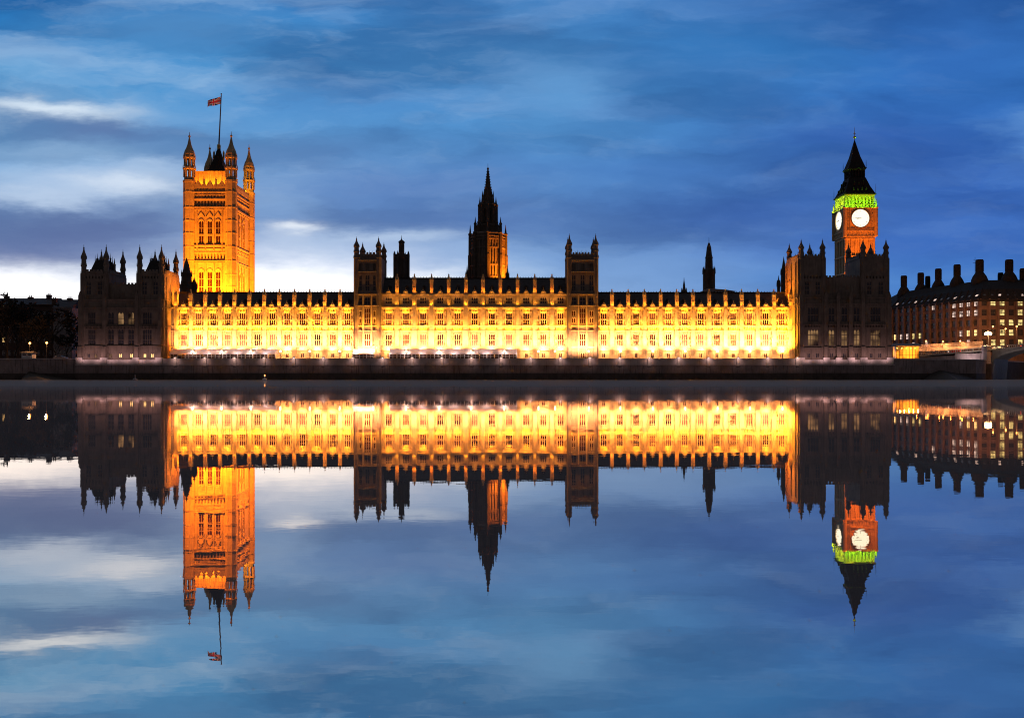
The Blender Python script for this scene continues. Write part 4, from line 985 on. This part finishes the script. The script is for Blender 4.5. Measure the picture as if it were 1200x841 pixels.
# flag tower floods on the roofs around it
for q in (-8, 0, 8):
    spot((X(246.5,370)+q, 358, 28), (X(246.5,370)+q*.9, 370, 46), 100000, TOWL, 95, .8)
spot((X(246.5,370)-3, 352, 27), (X(246.5,370), 370, 70), 150000, TOWL, 45, .9)
for y in (374, 382, 390): spot((X(296,385)+11, y, 28), (X(294,385), y, 44), 95000, TOWL, 95, .8)
spot((X(296,385)+17, 380, 27), (X(294,385), 383, 66), 110000, TOWL, 45, .9)
for q in (-4.5, 0, 4.5): spot((X(246.5,372)+q, 371.6, Z(219,372)), (X(246.5,375)+q, 375.2, Z(209,375)), 6000, TOWL, 140, .7)
for q in (-5, 4): spot((X(292,384)-2.5, 382+q, Z(221,384)), (X(291.8,395), 386+q*2, Z(205,384)), 4500, AMB, 140, .7)

# ------------------------------------------------------------------ office block beyond the bridge
P0, P1, P2 = Vector((163,395)), Vector((177.6,350)), Vector((205,350))
GZ, EZ = LZ, 30.1
def office():
    t = thing('office_block', (P1.x, P1.y, GZ), 'dark modern office block with many small lit windows and tall roof chimneys behind the bridge', 'office building')
    def faceM(a, b_): return Matrix.Translation((a.x, a.y, 0)) @ Matrix.Rotation(math.atan2((b_-a).y, (b_-a).x), 4, 'Z')
    rows = [(28.9,2.3), (25.2,2.3), (21.4,2.3), (17.6,2.4), (13.9,2.4)]
    walls = MB(); piers = MB(); rnd = random.Random(5)
    for fi, (a, b_, n, nv) in enumerate(((P0, P1, 13, 13), (P1, P2, 8, 7))):
        L = (b_-a).length; M = faceM(a, b_); s = L/n; w = s*.60; m = MB(M); ops = []
        for i in range(n):
            for zc, h in rows: ops.append((s*(i+.5)-w/2, s*(i+.5)+w/2, zc-h/2, zc+h/2, False))
        m.wall(0, L, GZ, EZ, ops, .5); off = len(walls.v); walls.v += m.v; walls.f += [tuple(j+off for j in f) for f in m.f]; walls.mi += m.mi
        q = MB(M)
        for i in range(n+1): q.frus(s*i, -.3, GZ, EZ+.3, s*.17, .55, s*.11, .35)
        for k in range(5): q.box(0, L, -.16, -.01, rows[k][0]-rows[k][1]/2-.55, rows[k][0]-rows[k][1]/2-.3)
        off = len(piers.v); piers.v += q.v; piers.f += [tuple(j+off for j in f) for f in q.f]; piers.mi += q.mi
        for i in range(nv):
            for k, (zc, h) in enumerate(rows):
                p = GLASSB
                if fi == 1: p = WINY if (i >= 1 and k < 3 and rnd.random() > .22) or (k == 3 and i in (3,)) or rnd.random() < .25 else GLASSB
                else:
                    if i >= 9 and k < 2: p = WINK
                    elif k == 3 and i in (3, 4): p = WINY
                    elif k == 3 and i >= 11: p = WINW
                    elif k in (3, 4) and i == 0: p = WINW
                    elif rnd.random() < .13: p = WINK
                window(t, M, s*(i+.5), zc-h/2, zc+h/2, w, 2, 1, pane=p, frame=BLACKP, head=False)
    foot = [P0, P1, P2, Vector((205,420)), Vector((163,420))]
    walls.box(P1.x+2, P2.x, 351.2, 395, GZ, EZ-.05); walls.box(165.5, 178, 395, 419, GZ, EZ-.05); walls.prism([(P0.x+1.2,P0.y+.4), (P1.x+1.2,P1.y+.6), (P1.x+3, P1.y+.6), (P0.x+8,P0.y+.4)], 'z', GZ, EZ-.06)
    walls.build('wall', BRONZE, t); piers.build('pier', BRONZE, t)
    c = MB(); lo = [(P0.x-.6,P0.y,EZ), (P1.x-.5,P1.y-.7,EZ), (P2.x,P2.y-.7,EZ), (205,420,EZ), (163,420,EZ)]
    mid = [(P0.x+3,P0.y,34), (P1.x+2.6,P1.y+3,34.4), (P2.x-1,P2.y+3,34.4), (203,417,34), (166,417,34)]
    hi = [(P0.x+7,P0.y,37.5), (P1.x+7,P1.y+11,38.6), (P2.x-6,P2.y+11,38.8), (198,408,37.5), (171,408,37.5)]
    c.add([(x,y,z-.7) for x,y,z in lo] + lo + mid + hi, [tuple(range(4,-1,-1))] + [(5*j+i, 5*j+(i+1)%5, 5*j+5+(i+1)%5, 5*j+5+i) for j in range(3) for i in range(5)] + [tuple(range(15,20))])
    # roof ribs running up to the chimneys
    for a0, a1, h0, h1, n in ((lo[0], lo[1], mid[0], mid[1], 13), (lo[1], lo[2], mid[1], mid[2], 8)):
        for i in range(n+1):
            A = Vector(a0).lerp(Vector(a1), i/n); B_ = Vector(h0).lerp(Vector(h1), i/n); c.tube([A+Vector((0,0,.1)), B_+Vector((0,0,.15))], [.22,.2], 5)
    c.build('roof', IRON, t)
    for i in range(22):     # small lit roof lights
        fi = 0 if i < 13 else 1; n = 13 if fi == 0 else 9; k = i if fi == 0 else i-13
        A, B_ = (Vector(lo[0]), Vector(lo[1])) if fi == 0 else (Vector(lo[1]), Vector(lo[2])); C_, D_ = (Vector(mid[0]), Vector(mid[1])) if fi == 0 else (Vector(mid[1]), Vector(mid[2]))
        f = (k+.5)/n; p = A.lerp(B_, f).lerp(C_.lerp(D_, f), .42); d = (B_-A).normalized(); upv = (C_-A).normalized()
        nrm = d.cross(upv).normalized(); 
        if nrm.y > 0 and nrm.x > 0: nrm = -nrm
        m = MB(); a, b2 = d*.45, upv*.45; o = nrm*.12
        m.add([p-a-b2+o, p+a-b2+o, p+a+b2+o, p-a+b2+o, p-a-b2-o, p+a-b2-o, p+a+b2-o, p-a+b2-o], [(0,1,2,3),(0,4,5,1),(1,5,6,2),(2,6,7,3),(3,7,4,0)])
        m.build('roof_light', WINK if i % 3 == 0 else GLASSB, t)
    for u, D, tipv, big in ((1059.2,398,323,1), (1079,392,319.6,1), (1087.2,402,323.5,.8), (1099.6,384,314.8,1), (1121.6,374,310,1.05), (1148,363,304.2,1.15), (1182.6,362,304.2,1.15), (1172.5,372,319.5,.8), (1199.5,362,314.5,1.1)):
        x = X(u, D); zt = Z(tipv, D); h0 = 34.0; k = big
        c = MB(); zf = min(zt-5.2, 41.5)
        pr = [(2.9*k, h0), (2.7*k, zf-2.6), (2.2*k, zf-1.2), (1.5*k, zf), (1.18*k, zf+.6), (1.10*k, zt-1.0), (1.32*k, zt-.9), (1.32*k, zt-.35), (1.15*k, zt-.3), (1.15*k, zt)]
        c.lathe(x, D, pr, 12)
        for i in range(12):
            a = 2*math.pi*i/12; c.lathe(x+1.2*k*math.cos(a), D+1.2*k*math.sin(a), [(.12, zf+.6), (.12, zt-.9)], 4)
        c.build('chimney', IRON, t, at=(x, D, h0))
    x = X(1142.6, 366); c = MB(); c.tube([(x,366,38), (x,366,Z(301,366))], [.12,.06], 5); c.box(x-.9,x+.9,365.95,366.05,Z(308,366),Z(308,366)+.12); c.box(x-.6,x+.6,365.95,366.05,Z(305,366),Z(305,366)+.12); c.build('aerial', BLACKP, t)
office()

# ------------------------------------------------------------------ the bridge
A2, B2 = Vector((145.9,325.0)), Vector((192.6,285.0)); DV = B2-A2; LB = DV.length
BM = Matrix.Translation((A2.x, A2.y, 0)) @ Matrix.Rotation(math.atan2(DV.y, DV.x), 4, 'Z')
def ptop(s): return 9.4 + 4.8*min(s/LB, 1.25) - .9*max(0, s/LB-.9)
def bridge():
    t = thing('road_bridge', (A2.x, A2.y, 0), 'pale iron arch bridge carrying a lamp lit road at the river edge', 'bridge')
    SE = LB*1.72; a0, a1, a2, a3 = LB*.345, LB*1.0, LB*1.06, LB*1.70
    def intr(s):
        for p, q in ((a0, a1), (a2, a3)):
            if p < s < q: u = (s-(p+q)/2)/((q-p)/2); return 5.4 + (ptop((p+q)/2)-1.9-5.4)*math.sqrt(max(0,1-u*u))
        return None
    b = MB(BM); N = 120; W_ = 20
    for i in range(N):
        s0, s1 = a0-.01 + (SE-a0)*i/N, a0-.01 + (SE-a0)*(i+1)/N
        i0, i1 = intr(s0), intr(s1); z0 = i0 if i0 else -1; z1 = i1 if i1 else -1; t0, t1 = ptop(s0)-1.1, ptop(s1)-1.1
        b.add([(s0,0,z0),(s1,0,z1),(s1,0,t1),(s0,0,t0),(s0,W_,z0),(s1,W_,z1),(s1,W_,t1),(s0,W_,t0)], [(0,1,2,3),(7,6,5,4),(0,4,5,1),(3,2,6,7)])
    b.build('arch_span', BRIDGEP, t); q_ = BM @ Vector((LB*.24, -5, 6.4)); w_ = BM @ Vector((LB*.24, 0, 8.6)); spot(q_, w_, 900, (1,.66,.62), 140, .9, .3)  # added fill spot out over the river, brightens the abutment
    q_ = BM @ Vector((LB*.46, -6, 6.0)); w_ = BM @ Vector((LB*.46, 0, 10.6)); spot(q_, w_, 260, (1,.70,.66), 100, .9, .3)  # second added fill, for the arch face
    c = MB(BM)
    for p, q in ((a0, a1), (a2, a3)):     # arch ring standing proud and spandrel ribs
        M_ = 60
        for i in range(M_):
            s0, s1 = p+.02+(q-p-.04)*i/M_, p+.02+(q-p-.04)*(i+1)/M_; z0, z1 = intr(s0), intr(s1)
            c.add([(s0,-.25,z0-.1),(s1,-.25,z1-.1),(s1,-.25,z1+.62),(s0,-.25,z0+.62),(s0,.02,z0-.1),(s1,.02,z1-.1),(s1,.02,z1+.55),(s0,.02,z0+.55)], [(0,1,2,3),(0,4,5,1),(3,2,6,7)])
    c.build('arch_ring', BRIDGEP, t)
    c = MB(BM); N = 60
    for i in range(N):
        s0, s1 = -6+(SE+6)*i/N, -6+(SE+6)*(i+1)/N; t0, t1 = ptop(max(s0,0)), ptop(max(s1,0))
        for dz, y0, y1, hh in ((-1.25,-.45,0,.35), (-.12,-.3,.1,.2), (-.9,-.1,.0,.14)):
            c.add([(s0,y0,t0+dz),(s1,y0,t1+dz),(s1,y0,t1+dz+hh),(s0,y0,t0+dz+hh),(s0,y1,t0+dz),(s1,y1,t1+dz),(s1,y1,t1+dz+hh),(s0,y1,t0+dz+hh)], [(0,1,2,3),(0,4,5,1),(3,2,6,7),(4,7,6,5)])
        sm = (s0+s1)/2; c.box(sm-.14, sm+.14, -.35, .05, ptop(max(sm,0))-1.2, ptop(max(sm,0))+.02)
        for k_ in range(3): c.box(s0+(s1-s0)*(k_+.5)/3-.06, s0+(s1-s0)*(k_+.5)/3+.06, -.14, -.02, ptop(max(sm,0))-1.0, ptop(max(sm,0))-.08)
    c.build('parapet', BRIDGEP, t)
    c = MB(BM); c.box(LB*.16-.3, a0+.1, -1.3, .04, -1, 5.0); c.lathe(a0-1.6, -.6, [(2.0,-1), (2.0,5.1), (1.9,5.3)], 8); c.build('tide_zone', TIDE_SHADE, t)
    c = MB(BM); c.box(-6, a0-.02, .05, 20, -1, 8.1)
    for s0, s1 in ((LB*.16, LB*.30),): c.box(s0, s1, -1.0, .05, -1, ptop(s0)-1.3); c.box(s0-.2, s1+.2, -1.2, .05, 5.6, 6.1)
    for i in range(8):
        s0 = LB*.16 + LB*.14*(i+.5)/8; c.box(s0-.06, s0+.06, -1.06, -.98, 6.2, ptop(s0)-1.6)
    c.build('abutment', BRSTONE, t)
    for s in (a0-1.6, (a1+a2)/2):
        c = MB(BM); c.lathe(s, -.6, [(1.9,-1), (1.9,5.2), (1.5,5.6), (1.35,ptop(s)-1.3), (1.6,ptop(s)-1.2), (1.6,ptop(s)-.9), (1.35,ptop(s)-.8), (1.35,ptop(s)+.1), (1.55,ptop(s)+.15), (1.5,ptop(s)+.4), (.5, ptop(s)+.6)], 8); c.build('pier', BRSTONE, t, at=BM @ Vector((s,-.6,0)))
    c = MB(BM); N = 40
    for i in range(N):
        s0, s1 = -6+(SE+6)*i/N, -6+(SE+6)*(i+1)/N; t0, t1 = ptop(max(s0,0))-1.09, ptop(max(s1,0))-1.09
        c.add([(s0,.06,t0),(s1,.06,t1),(s1,19.9,t1),(s0,19.9,t0)], [(0,1,2,3)])
    c.build('roadway', ASPH, t)
    c = MB(BM)
    for i in range(40):
        s0, s1 = -6+(SE+6)*i/40, -6+(SE+6)*(i+1)/40; t0, t1 = ptop(max(s0,0)), ptop(max(s1,0))
        c.add([(s0,19.6,t0-1.05),(s1,19.6,t1-1.05),(s1,19.6,t1),(s0,19.6,t0),(s0,20,t0-1.05),(s1,20,t1-1.05),(s1,20,t1),(s0,20,t0)], [(0,1,2,3),(4,7,6,5),(3,2,6,7)])
    c.build('parapet', BRIDGEP, t)
    b = MB(); Q = [BM @ Vector(p) for p in ((-6,.1,0), (-6,20,0))]
    b.add([(Q[0].x,Q[0].y,8.2), (Q[0].x-26,Q[0].y+14,LZ+.02), (Q[1].x-26,Q[1].y+18,LZ+.02), (Q[1].x,Q[1].y,8.2)], [(0,1,2,3)])
    finish(b.build('road', ASPH), kind='structure')
bridge()
def onbridge(u, v, yoff=.8):
    """point on the bridge line seen at photo column u"""
    k = (u-600)/F
    o = BM @ Vector((0, yoff, 0)); d = BM.to_3x3() @ Vector((1,0,0)); s = (k*o.y - o.x)/(d.x - k*d.y); p = BM @ Vector((s, yoff, 0))
    return s, p, Z(v, p.y)
LB_LAMPS = [(1085.2, 399.5, .8, 'short orange lamp at the low landward end of the bridge', LAMPO), (1105, 400.2, 15, 'orange lamp on the far bridge parapet below the lit office corner', LAMPO), (1125.2, 399.6, 15, 'orange lamp on the far bridge parapet left of the dazzling lamp', LAMPO),
            (1158, 390, .8, 'dazzling triple globe lamp above the bridge pier', LAMPG), (1163.6, 382.6, 17, 'tall orange lamp behind the dazzling triple globe lamp', LAMPO), (1178.5, 385.2, 15, 'pink orange bridge lamp in front of the lit office windows', LAMPO), (1191.4, 382.4, .8, 'tall orange bridge lamp above the arch at the photo edge', LAMPO)]
for u, v, yo, lb, lens in LB_LAMPS:
    s, p, z = onbridge(u, v, yo); z0 = ptop(max(s,0)) - (1.08 if yo > 1 else 1.09)
    if lens is LAMPG:
        globe('bridge_lamp', p.x, p.y, z0, z, lb, lens, 'lamps on the bridge', .52, 'street lamp', 1); spot((p.x-.3, p.y-1.6, z-.3), (p.x, p.y+1.5, z-3), 9000, (1,.62,.25), 150, .8, .3); spot((p.x-1, p.y+3, z+.3), (p.x+2, p.y+16, z+2), 9000, (1,.42,.14), 130, .8, .3)
    else:
        globe('bridge_lamp', p.x, p.y, z0, z, lb, lens, 'lamps on the bridge', .27, 'street lamp', 0); spot((p.x, p.y-(2.0 if yo < 1 else .8), z+.1), (p.x+.3, p.y+3, z-2.2), (6000 if yo < 1 else 2500), (1,.34,.08), 140, .8, .2); spot((p.x+.5, p.y+2, z+.6), (p.x+3, p.y+14, z+1), 5000, (1,.36,.12), 120, .8, .2)

# balustrade added to catch orange light where traffic streaks glow
t = thing('added_balustrade', (X(1105,334), 334, LZ), 'stone balustrade added to carry the orange street glow between glowing booth and bridge', 'balustrade')
b = MB(); b2 = MB(); b3 = MB(); n = 26
for i in range(n):
    f0, f1 = i/n, (i+1)/n; p = [(X(1066+86*f, 342-12*f), 342-12*f, Z(404.6-5.0*f, 342-12*f)) for f in (f0, f1)]
    for dz, y0, y1, h in ((-.25,-.2,.25,.25), (-2.5,-.1,.2,1.2)):
        (b if dz > -1 else b3).add([(p[0][0],p[0][1]+y0,p[0][2]+dz),(p[1][0],p[1][1]+y0,p[1][2]+dz),(p[1][0],p[1][1]+y0,p[1][2]+dz+h),(p[0][0],p[0][1]+y0,p[0][2]+dz+h),(p[0][0],p[0][1]+y1,p[0][2]+dz),(p[1][0],p[1][1]+y1,p[1][2]+dz),(p[1][0],p[1][1]+y1,p[1][2]+dz+h),(p[0][0],p[0][1]+y1,p[0][2]+dz+h)], [(0,1,2,3),(0,4,5,1),(3,2,6,7),(4,7,6,5),(0,3,7,4),(1,5,6,2)])
    for k in range(3):
        q = Vector(p[0]).lerp(Vector(p[1]), (k+.5)/3); b2.lathe(q.x, q.y, [(.09,q.z-1.2),(.16,q.z-.9),(.09,q.z-.5),(.11,q.z-.25)], 6)
    if i % 4 == 2: point((p[0][0]-.5, p[0][1]-2.2, p[0][2]+1.0), 110, (1,.17,.02), .15)  # unseen orange points added to light the balustrade
b.build('coping', BRSTONE, t); b3.build('wall', BRSTONE, t); b2.build('baluster', BRSTONE, t)
# cars
def car(label, M, body, tails, group, lit_=True, wheels=True):
    """small hatchback along local x, front towards +x; M places it on the ground"""
    at = M.translation; t = thing('parked_car' if not lit_ else 'car', tuple(at), label, 'car', group)
    k = MB(M)
    prof = [(-1.95,.32),(-2.02,.62),(-1.98,.92),(-1.8,1.0),(-1.35,1.42),(-.5,1.5),(.25,1.45),(.95,1.0),(1.75,.86),(1.98,.66),(2.0,.34)]
    n = len(prof)
    for sgn in (1,):
        vs = [(x, -(.80 if z > 1.1 else .86), z) for x, z in prof] + [(x, (.80 if z > 1.1 else .86), z) for x, z in prof]
        vs = [(x, y*(.82 if z > 1.3 else 1), z) for x, y, z in vs]
        k.add(vs, [tuple(range(n-1,-1,-1)), tuple(range(n, 2*n))] + [(i,(i+1)%n,n+(i+1)%n,n+i) for i in range(n)])
    k.build('body', body, t)
    k = MB(M)
    for s in (-1, 1):
        for pts in ([(-1.25,1.04),(-1.1,1.34),(-.5,1.42),(-.5,1.04)], [(-.42,1.04),(-.42,1.42),(.2,1.38),(.72,1.04)]):
            y0, y1 = (.79, .70); vs = [(x, s*(.868 - (z-1.04)*.33), z) for x, z in pts]; k.add(vs + [(x, s*(abs(y)-.06), z) for x, y, z in vs], [(0,1,2,3),(3,2,1,0),(0,4,5,1),(1,5,6,2),(2,6,7,3)])
    k.add([(.92,-.7,1.06),(.92,.7,1.06),(.33,.6,1.44),(.33,-.6,1.44)], [(0,1,2,3),(3,2,1,0)]); k.add([(-1.78,-.7,1.06),(-1.78,.7,1.06),(-1.38,.6,1.42),(-1.38,-.6,1.42)], [(0,1,2,3),(3,2,1,0)])
    k.build('windows', GLASSB, t)
    for x in (-1.25, 1.25):
        for y in (-.8, .8):
            q = MB(M); q.prism([(x+.32*math.cos(2*math.pi*i/16), .32+.32*math.sin(2*math.pi*i/16)) for i in range(16)], 'y', y-.1, y+.1); o = q.build('wheel', BLACKP, t)
    for y in (-.6, .6):
        q = MB(M); q.lathe(1.98, y, [(.02,.6),(.13,.64),(.13,.76),(.02,.8)], 8); q.build('headlight', HEADL if lit_ else WHITEP, t)
        q = MB(M); q.box(-2.05, -1.98, y-.16, y+.16, .72, .9); q.build('tail_light', REDL if lit_ else BRICK, t)
def carM(u, yo, rev):
    s, p, z = onbridge(u, 400, yo); e = ptop(max(s,0)) - 1.08
    return Matrix.Translation((p.x, p.y, e)) @ Matrix.Rotation(math.atan2(DV.y, DV.x) + (math.pi if rev else 0), 4, 'Z')
RB, SB, DB = mat('red_car_paint', (.35,.03,.025), (.30,.025,.02), .35, 3), mat('silver_car_paint', (.4,.4,.42), (.36,.36,.38), .35, 3, metal=.4), mat('dark_car_paint', (.05,.05,.07), (.04,.04,.055), .35, 3)
car('red car crossing the bridge close to the abutment', carM(1119, 4.5, True), RB, 1, 'cars on the bridge')
car('silver car crossing the bridge beyond the dazzling lamp', carM(1171, 8, False), SB, 1, 'cars on the bridge')
car('dark car crossing the bridge above the arch at the photo edge', carM(1189, 4.5, True), DB, 1, 'cars on the bridge')
car('pale parked car behind the embankment wall under the dark trees', Matrix.Translation((X(71.5,290), 290, LZ+.02+.75)), SB, 0, None, lit_=False)
b = MB(); b.box(X(40,290), X(91,290), 288.2, 293, LZ-.2, LZ+.75); finish(b.build('pavement', PAVE), kind='structure')

# glowing booth at the pier head
def booth():
    D = 301.0; x0, x1 = X(1050.5, D), X(1077, D); z0 = LZ; z1 = Z(404.6, D); t = thing('pier_booth', ((x0+x1)/2, D, z0), 'glowing golden glass booth at the bridge foot beside the dark pavilion', 'booth')
    b = MB(); b.box(x0, x1, D, D+3.2, z0, z0+1.5); b.build('base', BLACKP, t)
    n = 7; s = (x1-x0)/n
    for i in range(n):
        b = MB(); b.box(x0+s*i+.07, x0+s*(i+1)-.07, D+.1, D+.16, z0+1.5, z1-.35); b.build('glass_panel', KIOSK, t)
    b = MB(); b.box(x0+.1, x0+.16, D+.2, D+3, z0+1.5, z1-.35); b.box(x1-.16, x1-.1, D+.2, D+3, z0+1.5, z1-.35); b.build('glass_panel', KIOSK, t)
    b = MB()
    for i in range(n+1): b.box(x0+s*i-.06, x0+s*i+.06, D, D+.2, z0+1.5, z1-.35)
    for z in (z0+2.6,): b.box(x0, x1, D+.02, D+.18, z, z+.08)
    b.build('frame', BLACKP, t)
    b = MB(); b.prism([(D-.7, z1-.35), (D-.7, z1-.15), (D+1.6, z1+.75), (D+3.9, z1-.15), (D+3.9, z1-.35)], 'x', x0-.5, x1+.5); b.build('roof', BRONZE, t)
    for i in range(5): point((x0+(x1-x0)*(i+.5)/5, D-.9, z1-.9), 260, (1,.42,.06), .15)
booth()

# ------------------------------------------------------------------ far left bank: trees, houses, hut, lamps, buoys
def tree_mesh(seed, h):
    rnd = random.Random(seed); tr = MB(); cr = MB(); tips = []
    def grow(p, d, L, r, lv):
        q = p; pts = [p]; rs = [r]
        for k in range(3):
            d = (d + Vector((rnd.uniform(-.2,.2), rnd.uniform(-.2,.2), rnd.uniform(-.02,.14)))).normalized(); q = q + d*L/3; pts.append(q); rs.append(r*(1-.22*(k+1)))
        (tr if lv < 3 else cr).tube(pts, rs, 5 if lv < 2 else 4)
        if lv >= 4: tips.append((q, d)); return
        for k in range(3 if lv else 5):
            a = rnd.uniform(0, 2*math.pi); sp = rnd.uniform(.45, .85); n = (d + Vector((math.cos(a)*sp, math.sin(a)*sp, rnd.uniform(.0,.35)))).normalized()
            grow(pts[2 if k == 0 else 3], n, L*rnd.uniform(.62,.82), r*.52, lv+1)
    grow(Vector((0,0,0)), Vector((0,0,1)), h*.30, h*.022, 0)
    for q, d in tips:      # sprays of fine twigs and old leaves
        for k in range(9):
            n = (d*.5 + Vector((rnd.uniform(-1,1), rnd.uniform(-1,1), rnd.uniform(-.4,1)))).normalized(); e = q + n*rnd.uniform(.5,1.5); s = n.orthogonal().normalized()*rnd.uniform(.06,.3)
            cr.add([q, q.lerp(e,.5)+s, e, q.lerp(e,.5)-s], [(0,1,2,3)])
    return tr.mesh('trunk', BARK), cr.mesh('crown', TWIG)
TM = [tree_mesh(11, 22), tree_mesh(23, 21), tree_mesh(37, 19)]
k = 0
for u, D, s in ((-62,305,1.06), (-36,312,1.0), (-14,302,1.05), (8,306,1.04), (24,315,1.0), (40,304,.93), (52,312,.95), (88,312,.72), (16,325,1.1), (-2,330,1.12), (34,335,1.1), (64,306,.55), (-48,335,1.1), (79,310,.5)):
    a, c = TM[k % 3]; t = thing('bare_tree', (X(u,D), D, LZ), 'dark bare tree in the crowded group on the bank left of the palace', 'tree', 'dark trees on the far bank left of the palace')
    for nm, me in (('trunk', a), ('crown', c)):
        o = link(nm, me, None); o.parent = t
    t.scale = (s*1.08, s*1.08, s*1.08*(.9+.2*((k*7)%5)/5)); t.rotation_euler.z = k*1.7; k += 1
def house(name, label, u0, u1, D, dep, vt, m, nrow, ncol, roofv, chim, litp=()):
    x0, x1 = X(u0,D), X(u1,D); z1 = Z(vt,D); t = thing(name, ((x0+x1)/2, D, LZ), label, 'building'); M = front(D)
    b = MB(M); ops = []; wn = []
    for j in range(nrow):
        for i in range(ncol):
            x = x0 + (x1-x0)*(i+.5)/ncol; z = LZ+3.4+(z1-LZ-4.4)*(j+.0)/max(nrow-.3,1); w = min(1.4, (x1-x0)/ncol*.5); ops.append((x-w/2, x+w/2, z, z+1.9, False)); wn.append((x, z, w, (j,i)))
    b.wall(x0, x1, LZ, z1, ops, .3); b.box(x0, x1, .35, dep, LZ, z1-.02); b.box(x0-.2, x1+.2, -.25, .02, z1-.3, z1+.1); b.box(x0, x1, -.12, .02, LZ+2.4, LZ+2.7)
    b.build('wall', m, t)
    for x, z, w, ji in wn: window(t, M, x, z, z+1.9, w, 2, 1, pane=WINW if ji in litp else GLASSB, frame=WHITEP, head=False)
    c = MB(); zr = Z(roofv, D+dep/2); c.prism([(D-.3,z1+.1),(D+dep/2,zr),(D+dep+.3,z1+.1)], 'x', x0-.2, x1+.2); rf = c.build('roof', SLATE_M, t)
    for u, v in chim:
        x = X(u, D+dep/2); q = MB(); q.box(x-.75, x+.75, D+dep/2-.7, D+dep/2+.7, zr-2, Z(v,D+dep/2)); q.box(x-.85, x+.85, D+dep/2-.8, D+dep/2+.8, Z(v,D+dep/2)-.5, Z(v,D+dep/2)-.2)
        for s in (-.35,.35): q.lathe(x+s, D+dep/2, [(.18, Z(v,D+dep/2)), (.15, Z(v,D+dep/2)+.6)], 6)
        ch = q.build('chimney', BRICK, None); ch.parent = rf; ch.location = WL[ch.name] - WL[rf.name]
house('brick_block', 'long dark brick building behind the bare trees', -60, 62, 345, 12, 357, BRICK, 4, 18, 349.5, ((8,347), (36,348), (57.5,345.5)), litp=((3,11), (1,9)))
house('stucco_house', 'grey stucco house with two chimneys beside the dark end pavilion', 62.5, 84, 330, 11, 360, STUCCO, 4, 4, 351, ((82,349.5), (64,350)))
house('low_house', 'low dark house squeezed between grey house and end pavilion', 84.5, 100, 340, 10, 366, BRICK, 3, 3, 362, ())
def hut():
    D = 287.6; x0, x1 = X(25.2,D), X(37.6,D); z0, z1 = 6.7, Z(412.6,D); t = thing('watch_hut', ((x0+x1)/2, D, z0), 'small white framed hut standing on the embankment edge', 'hut')
    b = MB(); b.box(x0, x1, D, D+2.4, z0-1.3, z0+.9)
    for x in (x0, (x0+x1)/2-.1, x1-.24): b.box(x, x+.24, D-.02, D+.2, z0+.9, z1-.3)
    b.box(x0, x1, D-.03, D+.2, z1-.55, z1-.3); b.box(x0+.02, x0+.2, D+.2, D+2.4, z0+.9, z1-.3); b.box(x1-.2, x1-.02, D+.2, D+2.4, z0+.9, z1-.3)
    b.build('wall', WHITEP, t)
    b = MB(); b.box(x0+.1, x1-.1, D+.22, D+.27, z0+.9, z1-.56); b.build('window', GLASSB, t)
    b = MB(); b.prism([(D-.3,z1-.3),(D-.3,z1-.15),(D+1.2,z1+.3),(D+2.7,z1-.15),(D+2.7,z1-.3)], 'x', x0-.25, x1+.25); b.build('roof', SLATE_M, t)
hut()
for u, v, lb in ((35, 402, 'orange street lamp above the white hut on the bank'), (54.8, 401.6, 'orange street lamp nearer the grey house on the bank')):
    x = X(u,292); globe('street_lamp', x, 292, LZ, Z(v,292), lb, LAMPO, 'orange street lamps on the far bank', .34, 'street lamp'); point((x, 291.3, Z(v,292)), 1300, (1,.4,.12), .2)
for u, D, v, lb in ((22.6, 318, 359.2, 'small white light high among the bare trees'), (9, 300, 386.2, 'white lamp low among the bare trees')):
    x = X(u,D); globe('tree_lamp', x, D-10, LZ, Z(v,D-10), lb, LAMPW, None, .22, 'lamp')
def buoy(u, v, lb, lens, body):
    D = 262.0; x = X(u,D); t = thing('mooring_buoy', (x, D, 0), lb, 'buoy')
    b = MB(); b.lathe(x, D, [(.3,-.25),(.62,-.1),(.66,.25),(.5,.5),(.15,.62),(.1,1.15)], 12); b.lathe(x, D, [(.16,1.15),(.16,1.2)], 8); b.build('float', body, t)
    b = MB(); b.lathe(x, D, [(.12,1.2),(.17,1.3),(.15,1.5),(.03,1.62)], 8); b.build('beacon', lens, t)
buoy(310.2, 442, 'small mooring buoy with an orange beacon afloat below the lit wing', LAMPO, WHITEP)
buoy(158.3, 443, 'small grey mooring buoy afloat below the dark left pavilion', STUCCO, STUCCO)
